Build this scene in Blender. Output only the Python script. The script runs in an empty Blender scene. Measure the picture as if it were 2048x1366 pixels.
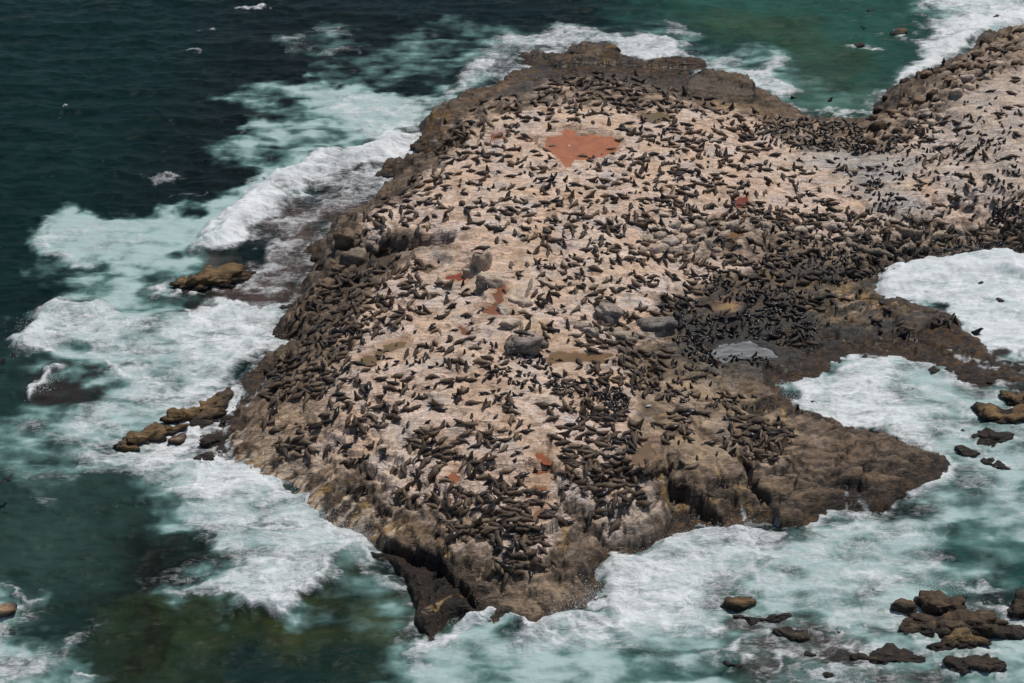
import bpy, math, random
import numpy as np
from mathutils import Vector, Matrix
rnd = random.Random(7)
SC = bpy.context.scene
# ------------------------------------------------------------------ camera
H, PITCH, HFOV = 76.0, math.radians(32), math.radians(33)
cam = bpy.data.cameras.new("camera"); camo = bpy.data.objects.new("camera", cam)
SC.collection.objects.link(camo); SC.camera = camo
camo.location = (0, 0, H); camo.rotation_euler = (math.pi/2 - PITCH, 0, 0)
cam.sensor_width = 36; cam.lens = 18/math.tan(HFOV/2); cam.clip_end = 8000; cam.clip_start = 1
# ------------------------------------------------------------------ light
w = bpy.data.worlds.new("World"); SC.world = w; w.use_nodes = True
SUN_EL, SUN_AZ = math.radians(68), math.radians(48)      # azimuth from +Y towards +X
nt = w.node_tree; bg = nt.nodes['Background']; bg.inputs['Strength'].default_value = 0.066
sky = nt.nodes.new('ShaderNodeTexSky'); sky.sky_type = 'NISHITA'; sky.sun_disc = False
sky.sun_elevation = SUN_EL; sky.sun_rotation = SUN_AZ
nt.links.new(sky.outputs[0], bg.inputs['Color'])
sun = bpy.data.lights.new("sun", 'SUN'); sun.energy = 3.15; sun.angle = math.radians(.5); sun.color = (1, .96, .9)
suno = bpy.data.objects.new("sun", sun); SC.collection.objects.link(suno)
sd = Vector((math.sin(SUN_AZ)*math.cos(SUN_EL), math.cos(SUN_AZ)*math.cos(SUN_EL), math.sin(SUN_EL)))
suno.rotation_euler = sd.to_track_quat('Z', 'Y').to_euler(); suno.location = (0, 100, 120)
SC.view_settings.view_transform = 'Standard'; SC.view_settings.look = 'None'
SC.view_settings.exposure = 0; SC.view_settings.gamma = 1
# ------------------------------------------------------------------ helpers
FP = 1024/math.tan(HFOV/2); CP, SP = math.cos(PITCH), math.sin(PITCH)
def ray(px, py):
    px = np.asarray(px, float); py = np.asarray(py, float)
    u = (px-1024)/FP; v = (683-py)/FP
    return u, CP + v*SP, -SP + v*CP
def flat(pts, z=0.0):
    p = np.array(pts, float); dx, dy, dz = ray(p[:, 0], p[:, 1]); t = (z-H)/dz
    return np.stack([dx*t, dy*t], 1)
_rs = np.random.RandomState(3); PT = _rs.permutation(512); PT = np.concatenate([PT, PT, PT]); GR = _rs.uniform(0, 2*math.pi, 512)
GX, GY = np.cos(GR), np.sin(GR); RV = _rs.rand(512)
def perlin(x, y, s=0):
    xi = np.floor(x).astype(np.int64); yi = np.floor(y).astype(np.int64); xf = x-xi; yf = y-yi
    def g(a, b):
        k = PT[(PT[(xi+a+s*17) % 512] + (yi+b+s*29)) % 512]
        return GX[k]*(xf-a) + GY[k]*(yf-b)
    u = xf*xf*xf*(xf*(xf*6-15)+10); v = yf*yf*yf*(yf*(yf*6-15)+10)
    a = g(0, 0); b = g(1, 0); c = g(0, 1); d = g(1, 1)
    return ((a+(b-a)*u) + ((c+(d-c)*u)-(a+(b-a)*u))*v)*1.5
def fbm(x, y, o=4, s=0, g=.5):
    r = 0; a = 1; t = 0
    for i in range(o):
        r = r + a*perlin(x*2**i+i*7.3, y*2**i-i*3.1, s+i); t += a; a *= g
    return r/t*1.4
def ridge(x, y, o=4, s=0):
    r = 0; a = 1; t = 0
    for i in range(o):
        r = r + a*(1-np.abs(perlin(x*2**i+i*5.1, y*2**i+i*2.7, s+i))*2); t += a; a *= .5
    return r/t
def voro(x, y, s=0):
    xi = np.floor(x).astype(np.int64); yi = np.floor(y).astype(np.int64)
    f1 = np.full(x.shape, 9.); f2 = f1.copy(); idc = np.zeros(x.shape, np.int64); cx = x.copy(); cy = y.copy()
    for a in (-1, 0, 1):
        for b in (-1, 0, 1):
            k = PT[(PT[(xi+a+s*13) % 512] + (yi+b)) % 512]
            qx = xi+a+.1+.8*RV[k]; qy = yi+b+.1+.8*RV[(k*7+3) % 512]
            d = np.hypot(qx-x, qy-y); m = d < f1
            f2 = np.where(m, f1, np.minimum(f2, d)); f1 = np.where(m, d, f1)
            idc = np.where(m, k, idc); cx = np.where(m, qx, cx); cy = np.where(m, qy, cy)
    return f1, f2, idc, x-cx, y-cy
def sst(a, b, x):
    t = np.clip((x-a)/(b-a), 0, 1); return t*t*(3-2*t)
def sdist(P, X, Y, pad=1e9):
    """signed distance, positive inside the polygon P"""
    out = np.full(X.shape, -1e3); x0, y0 = P.min(0)-pad; x1, y1 = P.max(0)+pad
    m = (X > x0) & (X < x1) & (Y > y0) & (Y < y1)
    if not m.any(): return out
    x = X[m]; y = Y[m]; d2 = np.full(x.shape, 1e12); ins = np.zeros(x.shape, bool)
    for i in range(len(P)):
        ax, ay = P[i]; bx, by = P[(i+1) % len(P)]
        ex, ey = bx-ax, by-ay; L = ex*ex+ey*ey+1e-12
        t = np.clip(((x-ax)*ex+(y-ay)*ey)/L, 0, 1)
        d2 = np.minimum(d2, (x-ax-t*ex)**2+(y-ay-t*ey)**2)
        if ay != by:
            c = ((ay > y) != (by > y)) & (x < ex*(y-ay)/(by-ay)+ax); ins ^= c
    out[m] = np.sqrt(d2)*np.where(ins, 1, -1); return out
def ldist(P, X, Y, pad):
    out = np.full(X.shape, 1e3); x0, y0 = P.min(0)-pad; x1, y1 = P.max(0)+pad
    m = (X > x0) & (X < x1) & (Y > y0) & (Y < y1); x = X[m]; y = Y[m]; d2 = np.full(x.shape, 1e12)
    for i in range(len(P)-1):
        ax, ay = P[i]; bx, by = P[i+1]; ex, ey = bx-ax, by-ay; L = ex*ex+ey*ey+1e-12
        t = np.clip(((x-ax)*ex+(y-ay)*ey)/L, 0, 1); d2 = np.minimum(d2, (x-ax-t*ex)**2+(y-ay-t*ey)**2)
    out[m] = np.sqrt(d2); return out
# fan shaped grid of ground positions, a vertex about every centimetre or two near and every decimetre far
def fan(nu, nv, py0=-300, py1=1560, um=.47):
    v = np.linspace(py1, py0, nv); _, dy, dz = ray(1024+v*0, v); Yr = dy*(-H)/dz
    U = np.linspace(-um, um, nu)
    return U, Yr, U[None, :]*Yr[:, None], np.repeat(Yr[:, None], nu, 1)
def sample(F, U, Yr, x, y):
    x = np.asarray(x, float); y = np.asarray(y, float)
    a = np.interp(x/np.maximum(y, 1), U, np.arange(len(U))); b = np.interp(y, Yr, np.arange(len(Yr)))
    i = np.clip(a.astype(int), 0, len(U)-2); j = np.clip(b.astype(int), 0, len(Yr)-2); a = a-i; b = b-j
    return (F[j, i]*(1-a)+F[j, i+1]*a)*(1-b) + (F[j+1, i]*(1-a)+F[j+1, i+1]*a)*b
def grid_mesh(name, X, Y, Z, col=None, attrs={}, mask=None):
    nv, nu = X.shape; me = bpy.data.meshes.new(name)
    co = np.stack([X, Y, Z], -1).reshape(-1, 3).astype(np.float32)
    i = np.arange(nv*nu).reshape(nv, nu)
    q = np.stack([i[:-1, :-1], i[:-1, 1:], i[1:, 1:], i[1:, :-1]], -1).reshape(-1, 4)
    if mask is not None:
        keep = (mask[:-1, :-1] | mask[1:, 1:] | mask[:-1, 1:] | mask[1:, :-1]).reshape(-1); q = q[keep]
    raw_mesh(me, co, q, col, attrs); return me
def raw_mesh(me, co, q, col=None, attrs={}, smooth=True):
    n = q.shape[1]
    me.vertices.add(len(co)); me.vertices.foreach_set('co', np.ascontiguousarray(co, np.float32).ravel())
    me.loops.add(q.size); me.loops.foreach_set('vertex_index', q.ravel().astype(np.int32))
    me.polygons.add(len(q)); me.polygons.foreach_set('loop_start', np.arange(0, q.size, n, dtype=np.int32))
    try: me.polygons.foreach_set('loop_total', np.full(len(q), n, np.int32))
    except Exception: pass
    me.polygons.foreach_set('use_smooth', np.full(len(q), smooth))
    if col is not None:
        a = me.attributes.new('Col', 'FLOAT_COLOR', 'POINT'); c = np.ones((len(co), 4), np.float32)
        c[:, :3] = np.asarray(col).reshape(-1, 3); a.data.foreach_set('color', c.ravel())
    for k, v in attrs.items():
        a = me.attributes.new(k, 'FLOAT', 'POINT'); a.data.foreach_set('value', np.asarray(v, np.float32).ravel())
    me.update(calc_edges=True); me.validate()
def link(name, me, mat=None, parent=None, **kw):
    o = bpy.data.objects.new(name, me); SC.collection.objects.link(o)
    if mat is not None and me is not None and not me.materials: me.materials.append(mat)
    if parent: o.parent = parent
    for k, v in kw.items():
        if v: o[k] = v
    return o
# ------------------------------------------------------------------ materials
def mat(name):
    m = bpy.data.materials.new(name); m.use_nodes = True; t = m.node_tree
    return m, t, t.nodes['Principled BSDF']
class NB:
    def __init__(s, t): s.t = t
    def __call__(s, kind, ins={}, **p):
        n = s.t.nodes.new('ShaderNode'+kind)
        for k, v in p.items(): setattr(n, k, v)
        for k, v in ins.items():
            if hasattr(v, 'links') or isinstance(v, bpy.types.NodeSocket): s.t.links.new(v, n.inputs[k])
            else: n.inputs[k].default_value = v
        return n
    def math(s, op, a, b=0.0, c=None, clamp=False):
        d = {0: a, 1: b}
        if c is not None: d[2] = c
        return s('Math', d, operation=op, use_clamp=clamp).outputs[0]
    def mix(s, f, a, b, blend='MIX'):
        n = s('Mix', {}, data_type='RGBA', blend_type=blend, clamp_factor=True)
        for k, v in ((0, f), (6, a), (7, b)):
            if isinstance(v, bpy.types.NodeSocket): s.t.links.new(v, n.inputs[k])
            else: n.inputs[k].default_value = v
        return n.outputs[2]
    def ramp(s, f, a, b, lo=0.0, hi=1.0):
        return s('MapRange', {0: f, 1: a, 2: b, 3: lo, 4: hi}, interpolation_type='SMOOTHSTEP').outputs[0]
def noise(n, vec, scale, detail=4, rough=.55, dist=0.0, typ=None):
    k = n('TexNoise', {'Vector': vec, 'Scale': scale, 'Detail': detail, 'Roughness': rough, 'Distortion': dist})
    return k.outputs[0]
def rock_material(name, bump=1.0):
    m, t, p = mat(name); n = NB(t)
    pos = n('NewGeometry').outputs['Position']
    col = n('Attribute', attribute_name='Col').outputs['Color']; wet = n('Attribute', attribute_name='wet').outputs['Fac']
    bed = n('Mapping', {'Vector': pos, 'Rotation': (0, .25, math.radians(38)), 'Scale': (.35, 1.6, 1.6)}).outputs[0]
    n1 = noise(n, bed, 1.3, 8, .65, .6); n2 = noise(n, pos, 5.5, 6, .7); n3 = noise(n, pos, .35, 5, .6, .5)
    vor = n('TexVoronoi', {'Vector': bed, 'Scale': .55, 'Randomness': 1.0}, feature='DISTANCE_TO_EDGE').outputs[0]
    nd = noise(n, pos, 1.7, 4, .6)
    wv = n('VectorMath', {0: bed, 1: n('Combine'+'XYZ', {0: nd, 1: nd, 2: nd}).outputs[0]}, operation='ADD').outputs[0]
    t.links.new(wv, vor.node.inputs['Vector'])
    crack = n.ramp(vor, 0.0, .035, 1.0, 0.0)
    cm = n.math('MULTIPLY', crack, n.ramp(n3, .46, .60))
    v1 = n.ramp(n1, .30, .70, .72, 1.26); v2 = n.ramp(n2, .32, .68, .80, 1.18)
    vv = n.math('MULTIPLY', v1, v2)
    c = n.mix(1.0, col, n('CombineColor', {0: vv, 1: n.math('MULTIPLY', vv, n.ramp(n3, .3, .7, .97, 1.02)), 2: n.math('MULTIPLY', vv, n.ramp(n3, .3, .7, .9, 1.08))}).outputs[0], 'MULTIPLY')
    c = n.mix(n.math('MULTIPLY', cm, .55), c, (.05, .038, .03, 1))
    t.links.new(c, p.inputs['Base Color'])
    t.links.new(n.math('SUBTRACT', .93, n.math('MULTIPLY', wet, n.ramp(n1, .35, .6, .42, .68))), p.inputs['Roughness'])
    p.inputs['Specular IOR Level'].default_value = .35
    n5 = noise(n, pos, 2.2, 8, .72, .2)
    hgt = n.math('ADD', n.math('ADD', n.math('MULTIPLY', n1, .8), n.math('MULTIPLY', n5, .55)), n.math('MULTIPLY', cm, -.35))
    t.links.new(n('Bump', {'Height': hgt, 'Strength': .9*bump, 'Distance': .5}).outputs[0], p.inputs['Normal'])
    return m
M_ROCK = rock_material('rock')
# ------------------------------------------------------------------ coast and terrain
COAST = [(1030,116),(1075,108),(1120,106),(1150,92),(1190,88),(1228,95),(1243,113),(1290,126),(1330,118),(1405,121),(1415,130),(1385,142),(1400,152),(1450,165),(1500,178),
 (1512,192),(1560,203),(1592,222),(1625,236),(1690,240),(1735,240),(1742,208),(1778,178),(1835,162),(1868,140),(1905,122),(1945,100),(1955,78),(2000,74),(2048,52),(2300,10),(2700,-200),(3400,-200),(3400,520),(2300,500),
 (2048,515),(2000,503),(1960,507),(1930,520),(1880,527),(1800,532),(1782,547),(1762,572),(1775,592),(1850,612),(1900,632),(1925,655),(1960,690),(2010,720),(2048,745),
 (2060,770),(2000,765),(1975,780),(1930,765),(1860,740),(1790,718),(1740,712),(1690,714),(1660,738),(1640,758),(1590,758),(1558,765),(1566,790),(1600,815),(1650,838),(1720,855),(1790,893),(1850,915),(1895,918),(1910,932),
 (1900,950),(1850,977),(1800,1002),(1760,1030),(1720,1038),(1660,1032),(1620,1048),(1560,1062),(1530,1046),(1490,1050),(1400,1073),(1345,1086),(1332,1128),(1290,1132),(1240,1122),(1200,1134),(1182,1150),
 (1200,1180),(1216,1206),(1180,1225),(1120,1232),(1060,1256),(1010,1238),(950,1228),(905,1240),(880,1265),(848,1277),(826,1245),(818,1190),(785,1135),(735,1112),(738,1082),(700,1062),(650,1040),(620,1000),(596,984),(540,966),
 (505,940),(450,928),(415,908),(385,888),(366,868),(374,850),(405,826),(440,795),(482,762),(540,715),(582,684),(540,670),(546,655),(568,632),(588,602),(620,566),(634,522),(608,508),(642,480),(690,440),(740,400),
 (798,362),(752,358),(762,335),(830,322),(872,325),(836,302),(846,280),(822,254),(870,234),(920,204),(960,190),(1000,166),(1022,146),(1060,138)]
# (px, py, height of the rock, steepness of its flank)
CTRL = [(1150,120,1.6,.5),(1350,140,1.4,.6),(1450,180,1.7,1.2),(1200,180,3.4,.8),(1000,210,3.5,.8),(880,270,3.2,1.1),(950,320,4.6,.7),(1150,280,4.3,.5),(1350,260,3.6,.4),(1530,250,2.2,.3),
 (820,400,4.4,.7),(720,470,4.2,.9),(950,420,5.4,.5),(1200,400,5.2,.4),(1450,400,4.4,.3),(1650,300,2.7,.3),(1700,380,3.1,.3),(1780,340,3.2,.4),(1850,300,3.7,.6),(2000,200,5.6,.9),(2048,350,6.5,.6),(1850,430,3.8,.5),(1950,480,3.4,.9),
 (640,620,3.8,.8),(850,600,4.6,.5),(1050,600,5.4,.4),(1250,560,5.0,.4),(1450,560,3.0,.3),(1650,520,2.2,.4),(1750,560,1.5,.35),(1500,660,1.1,.25),(1650,650,1.3,.3),(1800,670,1.1,.4),(1950,730,.8,.4),
 (600,730,3.0,.55),(520,800,2.0,.4),(400,850,.75,.45),(430,880,1.0,.5),(750,780,4.6,.5),(950,780,5.0,.5),(1180,740,4.6,.5),(1350,740,3.2,.3),(1500,790,2.2,.3),(1400,860,3.4,.4),(1580,860,2.6,.4),(1700,930,2.8,.8),(1820,950,2.4,1.1),
 (520,900,2.4,.6),(620,940,2.8,.42),(750,980,3.8,.45),(900,920,4.6,.5),(1100,930,5.4,.6),(1280,930,5.2,.6),(1450,980,3.4,.9),(1600,1000,2.9,1.2),(1300,1050,4.6,1.3),(1200,1090,4.2,1.2),(1060,1060,4.6,.9),(900,1060,4.0,.7),(800,1060,3.2,.6),(700,1050,2.4,.5),(1000,1150,3.9,.85),(1120,1190,2.6,.7),(850,1180,2.7,1.3),(870,1240,1.8,1.2),(1040,1230,1.8,.8)]
NU, NV = 1150, 900
U, YR, X, Y = fan(NU, NV)
cp = np.array(CTRL, float); cxy = np.array([flat([(a, b)], z)[0] for a, b, z, s in CTRL])
W = 0; H0 = 0; ST = 0
sc = 7.0
for (x, y), (_, _, z, s) in zip(cxy, cp):
    k = 1/(((X-x)**2+((Y-y)*.8)**2)/sc**2+.12)**2; W = W+k; H0 = H0+k*z; ST = ST+k*s
H0 /= W; ST /= W
wx = X+.9*fbm(X/4, Y/4, 5, 11)+.25*fbm(X*1.2, Y*1.2, 3, 12); wy = Y+1.1*fbm(X/4, Y/4, 5, 21)+.3*fbm(X*1.2, Y*1.2, 3, 22)
DC = sdist(flat(COAST), wx, wy)
def profile(d): return np.where(d > 0, H0*(1-np.exp(-np.maximum(d, 0)*ST*1.9/np.maximum(H0, .3))), np.maximum(d*.45, -3.2))
Z = profile(DC); ZB = Z.copy()
def march(pts, F=None):
    """first hit of the view through each pixel on the ground"""
    F = ZB if F is None else F
    p = np.array(pts, float).reshape(-1, 2); dx, dy, dz = ray(p[:, 0], p[:, 1]); t = (9-H)/dz; te = (-1.5-H)/dz; st = (te-t)/70
    done = np.zeros(len(p), bool); out = te.copy(); prev = t.copy()
    for i in range(71):
        z = H+dz*t; h = sample(F, U, YR, dx*t, dy*t); hit = (z <= np.maximum(h, 0)) & ~done
        out[hit] = t[hit]; done |= hit; t = t+st
    lo = out-st; hi = out.copy()
    for i in range(12):
        mid = (lo+hi)/2; u = H+dz*mid <= np.maximum(sample(F, U, YR, dx*mid, dy*mid), 0)
        hi = np.where(u, mid, hi); lo = np.where(u, lo, mid)
    return np.stack([dx*hi, dy*hi, H+dz*hi], 1)
def g2(pts): return march(pts)[:, :2]
# --- drops and raised slabs (photographed ledges)
def region(pts, feather, rag=.2, base=None):
    P = g2(pts); d = sdist(P, X+rag*NZ1, Y+rag*NZ2, 4+feather*2)
    return sst(-feather/2, feather/2, d)
NZ1 = fbm(X*.8, Y*.8, 4, 31); NZ2 = fbm(X*.8, Y*.8, 4, 32)
STEPS = [
 ([(728,1080),(770,1078),(800,1090),(850,1098),(885,1112),(905,1140),(935,1165),(950,1200),(985,1260),(850,1320),(780,1220),(700,1130)], -1.25, .35),
 ([(1338,945),(1338,1050),(1262,1092),(1150,1132),(1180,1190),(1300,1160),(1345,1110),(1420,1090),(1450,1050),(1400,980)], -1.3, .35),
 ([(1380,165),(1440,145),(1500,165),(1520,192),(1470,197),(1365,190)], .7, .3),
 ([(1090,125),(1250,118),(1400,130),(1380,145),(1240,148),(1110,150)], -.7, .5),
 ([(1030,270),(1090,262),(1100,250),(1180,255),(1235,262),(1240,295),(1180,310),(1130,325),(1100,300)], -.5, .6),
 ([(800,470),(910,458),(905,485),(820,490),(760,498),(700,480)], -1.6, .4),
 ([(715,480),(900,505),(940,560),(880,640),(700,600),(640,560),(660,500)], -.55, 2.0),
 ([(430,930),(470,860),(530,800),(600,720),(560,700),(440,780),(340,850),(340,890)], -.6, 2.5),
 ([(1000,1150),(1040,1135),(1120,1130),(1200,1190),(1230,1260),(1000,1280),(950,1220)], -.3, 2.2),
 ([(1500,1040),(1530,985),(1470,975),(1430,1090),(1530,1100)], -.7, .5),
 ([(1690,985),(1720,975),(1750,1045),(1650,1050)], -.8, 1.2),
]
for pts, dh, f in STEPS: Z = Z + dh*region(pts, f)*sst(-.5, 1.0, DC)
Z = np.where(DC > 0, np.maximum(Z, .12+.25*NZ1), Z)
Z = Z + .95*region([(745,1105),(800,1110),(860,1130),(930,1180),(960,1230),(900,1235),(850,1285),(822,1250),(812,1190),(780,1140)], 1.0)*sst(-.4, .5, DC)
# --- rock relief: bedding planes, fractured blocks, joints
th = math.radians(36); bx = X*math.cos(th)+Y*math.sin(th); by = -X*math.sin(th)+Y*math.cos(th)
wn = fbm(X/6, Y/6, 4, 41)
f1, f2, idc, ox, oy = voro((bx*.16+wn*.55), (by*.34+wn*.4), 2)
blk = (RV[idc]-.5)*1.0 + (RV[(idc*3+1) % 512]-.5)*ox*1.5 + (RV[(idc*5+2) % 512]-.5)*oy*1.3
g1, gg2, idd, px_, py_ = voro((bx*.55+wn*2), (by*1.1+NZ1*.5), 5)
blk2 = (RV[idd]-.5)*.5 + (RV[(idd*3+1) % 512]-.5)*px_ + (RV[(idd*5+2) % 512]-.5)*py_
edge = sst(-.3, 2.5, DC)*(1-sst(2.5, 9, DC)*.72)          # rougher towards the sea
inland = sst(0, 1.5, DC)
Z = Z + edge*(blk*.42 + blk2*.26) + inland*(.30*fbm(X/3.5, Y/3.5, 5, 51) + .10*(ridge(bx*.35, by*.9, 4, 61)-.5))
def terrace(q, a=.62):
    f = np.floor(q); return f+sst(a, 1, q-f)-q
rough_ = np.clip(edge*1.15, 0, 1)
rough_ = rough_*(1-.72*region([(580,640),(700,640),(660,760),(640,900),(700,1000),(900,1060),(880,1095),(760,1075),(640,1050),(430,940),(460,820)], 4, 2))
rough_ = rough_*(1-.45*region([(1450,760),(1600,830),(1800,890),(1920,930),(1860,1000),(1500,1070),(1400,960),(1330,900)], 4, 2))
rough_ = rough_*(1-.5*region([(980,1140),(1100,1130),(1220,1190),(1220,1260),(1000,1260)], 3, 2))
pl = fbm(X/9, Y/9, 3, 55)
q1 = (Z+.10*bx+.5*pl+.35*NZ1)/.85; Z = Z+.85*terrace(q1)*(rough_*.8+.07)
q2 = (Z-.06*bx+.16*by+.4*fbm(X/3, Y/3, 4, 56))/.34; Z = Z+.34*terrace(q2, .55)*(rough_*.75+.10)
Z = Z + rough_*.10*fbm(bx*1.1, by*2.6, 4, 57) + inland*.035*fbm(X*2.2, Y*2.2, 3, 58)
joint = sst(.05, .0, f2-f1)*edge; Z = Z-.28*joint
joint2 = sst(.06, .0, gg2-g1)*edge*.5; Z = Z-.10*joint2
rub = region([(1380,440),(1500,430),(1640,470),(1780,500),(1850,440),(2048,450),(2048,530),(1900,520),(1760,540),(1560,520),(1400,520)], 3, 1.5)
rub = np.maximum(rub, region([(1700,290),(1760,230),(1850,180),(1960,90),(2080,40),(2080,120),(1960,170),(1880,230),(1800,280),(1740,310)], 2, 1))
r1, r2, idr, qx, qy = voro(X*.9+NZ1*.4, Y*.9+NZ2*.4, 9)
Z = Z + rub*(.62*np.sqrt(np.maximum(0, 1-(r1/.62)**2))-.25)*(.4+.8*RV[idr])*inland
# --- joints seen in the photograph
JOINTS = [([(1330,905),(1340,960),(1328,1000),(1335,1052)], .3, .5), ([(1190,1060),(1150,1032),(1120,990),(1100,930),(1098,870)], .25, .3),
 ([(1190,1060),(1215,1092),(1245,1094)], .3, .4), ([(860,1020),(905,1062),(940,1078),(1000,1062)], .25, .3), ([(1240,1010),(1160,960),(1110,925)], .2, .2),
 ([(955,1150),(990,1165),(1040,1150)], .25, .3), ([(1020,1170),(1100,1210)], .2, .2), ([(1480,900),(1500,950),(1540,1000),(1560,1050)], .35, .6),
 ([(1340,800),(1400,860),(1470,900)], .25, .2), ([(1130,640),(1240,700),(1400,720)], .25, .2), ([(1380,1000),(1430,1005)], .2, .4), ([(1430,985),(1470,990)], .3, .5),
 ([(1500,930),(1600,950),(1700,935)], .25, .25), ([(1580,890),(1700,905),(1800,930)], .2, .2), ([(1560,960),(1660,975),(1720,960)], .2, .25),
 ([(720,600),(700,680),(640,740),(560,800),(480,880),(440,930)], .3, .25), ([(640,700),(560,760),(480,850)], .3, .25), ([(460,760),(400,830),(380,880)], .35, .3)]
for pts, wd, dp in JOINTS: Z = Z - dp*sst(wd, 0, ldist(g2(pts), X+.25*NZ1, Y+.25*NZ2, 2))
# --- pools: the ground is hollowed and the water lies level in it
POOLS = [  # outline, colour, label, floor size
 ([(1093,268),(1122,262),(1130,250),(1150,250),(1152,262),(1180,258),(1200,262),(1228,266),(1240,278),(1232,292),(1206,303),(1170,310),(1148,312),(1130,325),(1124,305),(1104,297),(1090,280)], (.40,.15,.07), 'large terracotta red pool, biggest of the rock pools, near the far end of the colony'),
 ([(978,268),(1004,262),(1008,272),(984,276)], (.24,.10,.05), 'small rust pool left of the large terracotta pool'),
 ([(1472,395),(1490,390),(1500,404),(1484,418),(1470,410)], (.20,.055,.03), 'dark red pool on pale rock near the grey gravel beach'),
 ([(1447,468),(1470,458),(1484,470),(1466,480),(1450,480)], (.20,.12,.05), 'ochre pool beside the small pale boulder right of centre'),
 ([(893,546),(926,535),(930,550),(905,552)], (.25,.06,.03), 'thin red wedge of pool left of the tall square boulder'),
 ([(990,570),(1008,572),(1014,582),(1004,588),(1004,600),(996,612),(1020,616),(1026,628),(965,632),(968,620),(986,612),(994,604),(988,590),(994,584)], (.22,.09,.045), 'crooked red brown pool in front of the two grey boulders'),
 ([(835,514),(862,512),(874,520),(858,530),(840,524)], (.17,.12,.07), 'dull olive pool under the low cliff at the left'),
 ([(912,648),(924,652),(942,662),(928,666)], (.20,.08,.04), 'small brown pool on the bare pale rock left of centre'),
 ([(766,690),(806,676),(810,684),(780,700),(764,702)], (.18,.12,.055), 'narrow olive brown pool nearer the left flank, upper of two'),
 ([(722,720),(755,704),(756,716),(738,730),(722,730)], (.18,.12,.055), 'narrow olive brown pool nearer the left flank, lower of two'),
 ([(1090,708),(1120,700),(1160,708),(1210,708),(1225,716),(1200,724),(1140,722),(1096,720)], (.19,.115,.055), 'long brown pool beside the block boulder at the centre'),
 ([(1262,900),(1284,886),(1302,884),(1306,905),(1290,925),(1270,928)], (.19,.125,.07), 'broad tan pool on the brown rock right of the dense pack'),
 ([(890,954),(911,930),(914,950),(906,956)], (.28,.105,.045), 'triangular rust pool on pale rock in the near half'),
 ([(1074,908),(1082,902),(1096,914),(1100,926),(1088,922)], (.30,.09,.035), 'bright rust pool farthest of three beside the long joint'),
 ([(1062,938),(1090,932),(1090,941),(1076,942)], (.26,.10,.045), 'small flat rust pool middle of three beside the long joint'),
 ([(1066,968),(1096,962),(1094,974),(1078,973)], (.24,.10,.045), 'rust brown pool nearest of three beside the long joint'),
 ([(1050,1034),(1088,1014),(1090,1030),(1068,1040)], (.20,.12,.065), 'muddy brown pool above the pile of animals at the near end'),
 ([(1222,975),(1232,980),(1228,992),(1220,986)], (.24,.11,.05), 'tiny rust pool among the pack at the near right'),
 ([(1276,226),(1320,220),(1345,232),(1310,242),(1280,236)], (.17,.12,.06), 'dull olive pool behind the large terracotta pool'),
 ([(1440,612),(1458,600),(1470,608),(1466,620),(1448,622)], (.30,.20,.09), 'round yellow rimmed pool near the wet slate'),
 ([(1402,690),(1440,676),(1500,678),(1535,694),(1560,712),(1500,712),(1440,708)], (.095,.092,.085), 'foamy grey puddle full of pups in the wet slate'),
]
pool_data = []
for pts, c, lab in POOLS:
    P = g2(pts); d = sdist(P, X+.34*NZ1, Y+.38*NZ2, 4); a = d > 0
    L = float(np.median(Z[a])) - .03 if a.any() else float(np.median(ZB[d > -1]))
    Z = np.where(d > -.8, np.where(d > 0, np.minimum(Z, L-.10), np.maximum(L+.03+np.minimum(0.12, -d*.2), L+(Z-L)*sst(0, -.8, d)+.03)), Z)
    pool_data.append((P, L, c, lab, d))
ZF = np.maximum(Z, -3.5); ZB = Z
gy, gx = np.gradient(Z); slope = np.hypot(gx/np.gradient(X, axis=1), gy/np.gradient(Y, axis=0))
# --- colour of the ground
def C3(*c): return np.array(c, float)
def lerp(a, b, m): return a+(b-a)*m[..., None]
n_a = fbm(X/5, Y/5, 5, 71); n_b = fbm(X/1.4, Y/1.4, 5, 72); n_c = fbm(bx/5, by/.9, 5, 73); n_d = fbm(X*1.5, Y*1.5, 4, 74)
tan = lerp(np.broadcast_to(C3(.68,.49,.36), X.shape+(3,)), C3(.74,.585,.475), sst(-.3, .4, n_a))
tan = lerp(tan, C3(.40,.26,.165), sst(.18, .55, n_b)*.5)
tan = lerp(tan, C3(.34,.19,.11), sst(.28, .6, n_d*.6+n_a*.6)*.4)
tan = lerp(tan, C3(.24,.15,.085), sst(.34, .56, fbm(X/1.1, Y/.8, 5, 76))*.55)
tan = lerp(tan, C3(.20,.14,.10), sst(.76, .9, ridge(X/2.6+n_a, Y/2.2+n_b*.5, 5, 77))*.5)
tan = lerp(tan, C3(.55,.50,.46), sst(.15, .45, fbm(X/2.5, Y/2.5, 5, 75))*.5)
brown = lerp(np.broadcast_to(C3(.105,.073,.048), X.shape+(3,)), C3(.20,.145,.10), sst(-.3, .4, n_c))
brown = lerp(brown, C3(.055,.042,.033), sst(.0, .45, n_b)*.7)
brown = lerp(brown, C3(.30,.22,.15), sst(.2, .4, fbm(bx/6, by/.5, 5, 78))*.4)
wetd = lerp(np.broadcast_to(C3(.038,.027,.021), X.shape+(3,)), C3(.085,.055,.033), sst(-.2, .4, n_b))
wetd = lerp(wetd, C3(.17,.088,.028), sst(.12, .38, n_d+.5*n_a)*.55)
slate = lerp(np.broadcast_to(C3(.065,.062,.055), X.shape+(3,)), C3(.16,.12,.08), sst(-.3, .4, n_c))
slate = lerp(slate, C3(.23,.155,.08), sst(.1, .5, n_a+.4*n_b)*.6)
gravel = lerp(np.broadcast_to(C3(.45,.41,.37), X.shape+(3,)), C3(.52,.45,.385), sst(-.3, .4, n_a+.5*n_d))
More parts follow.
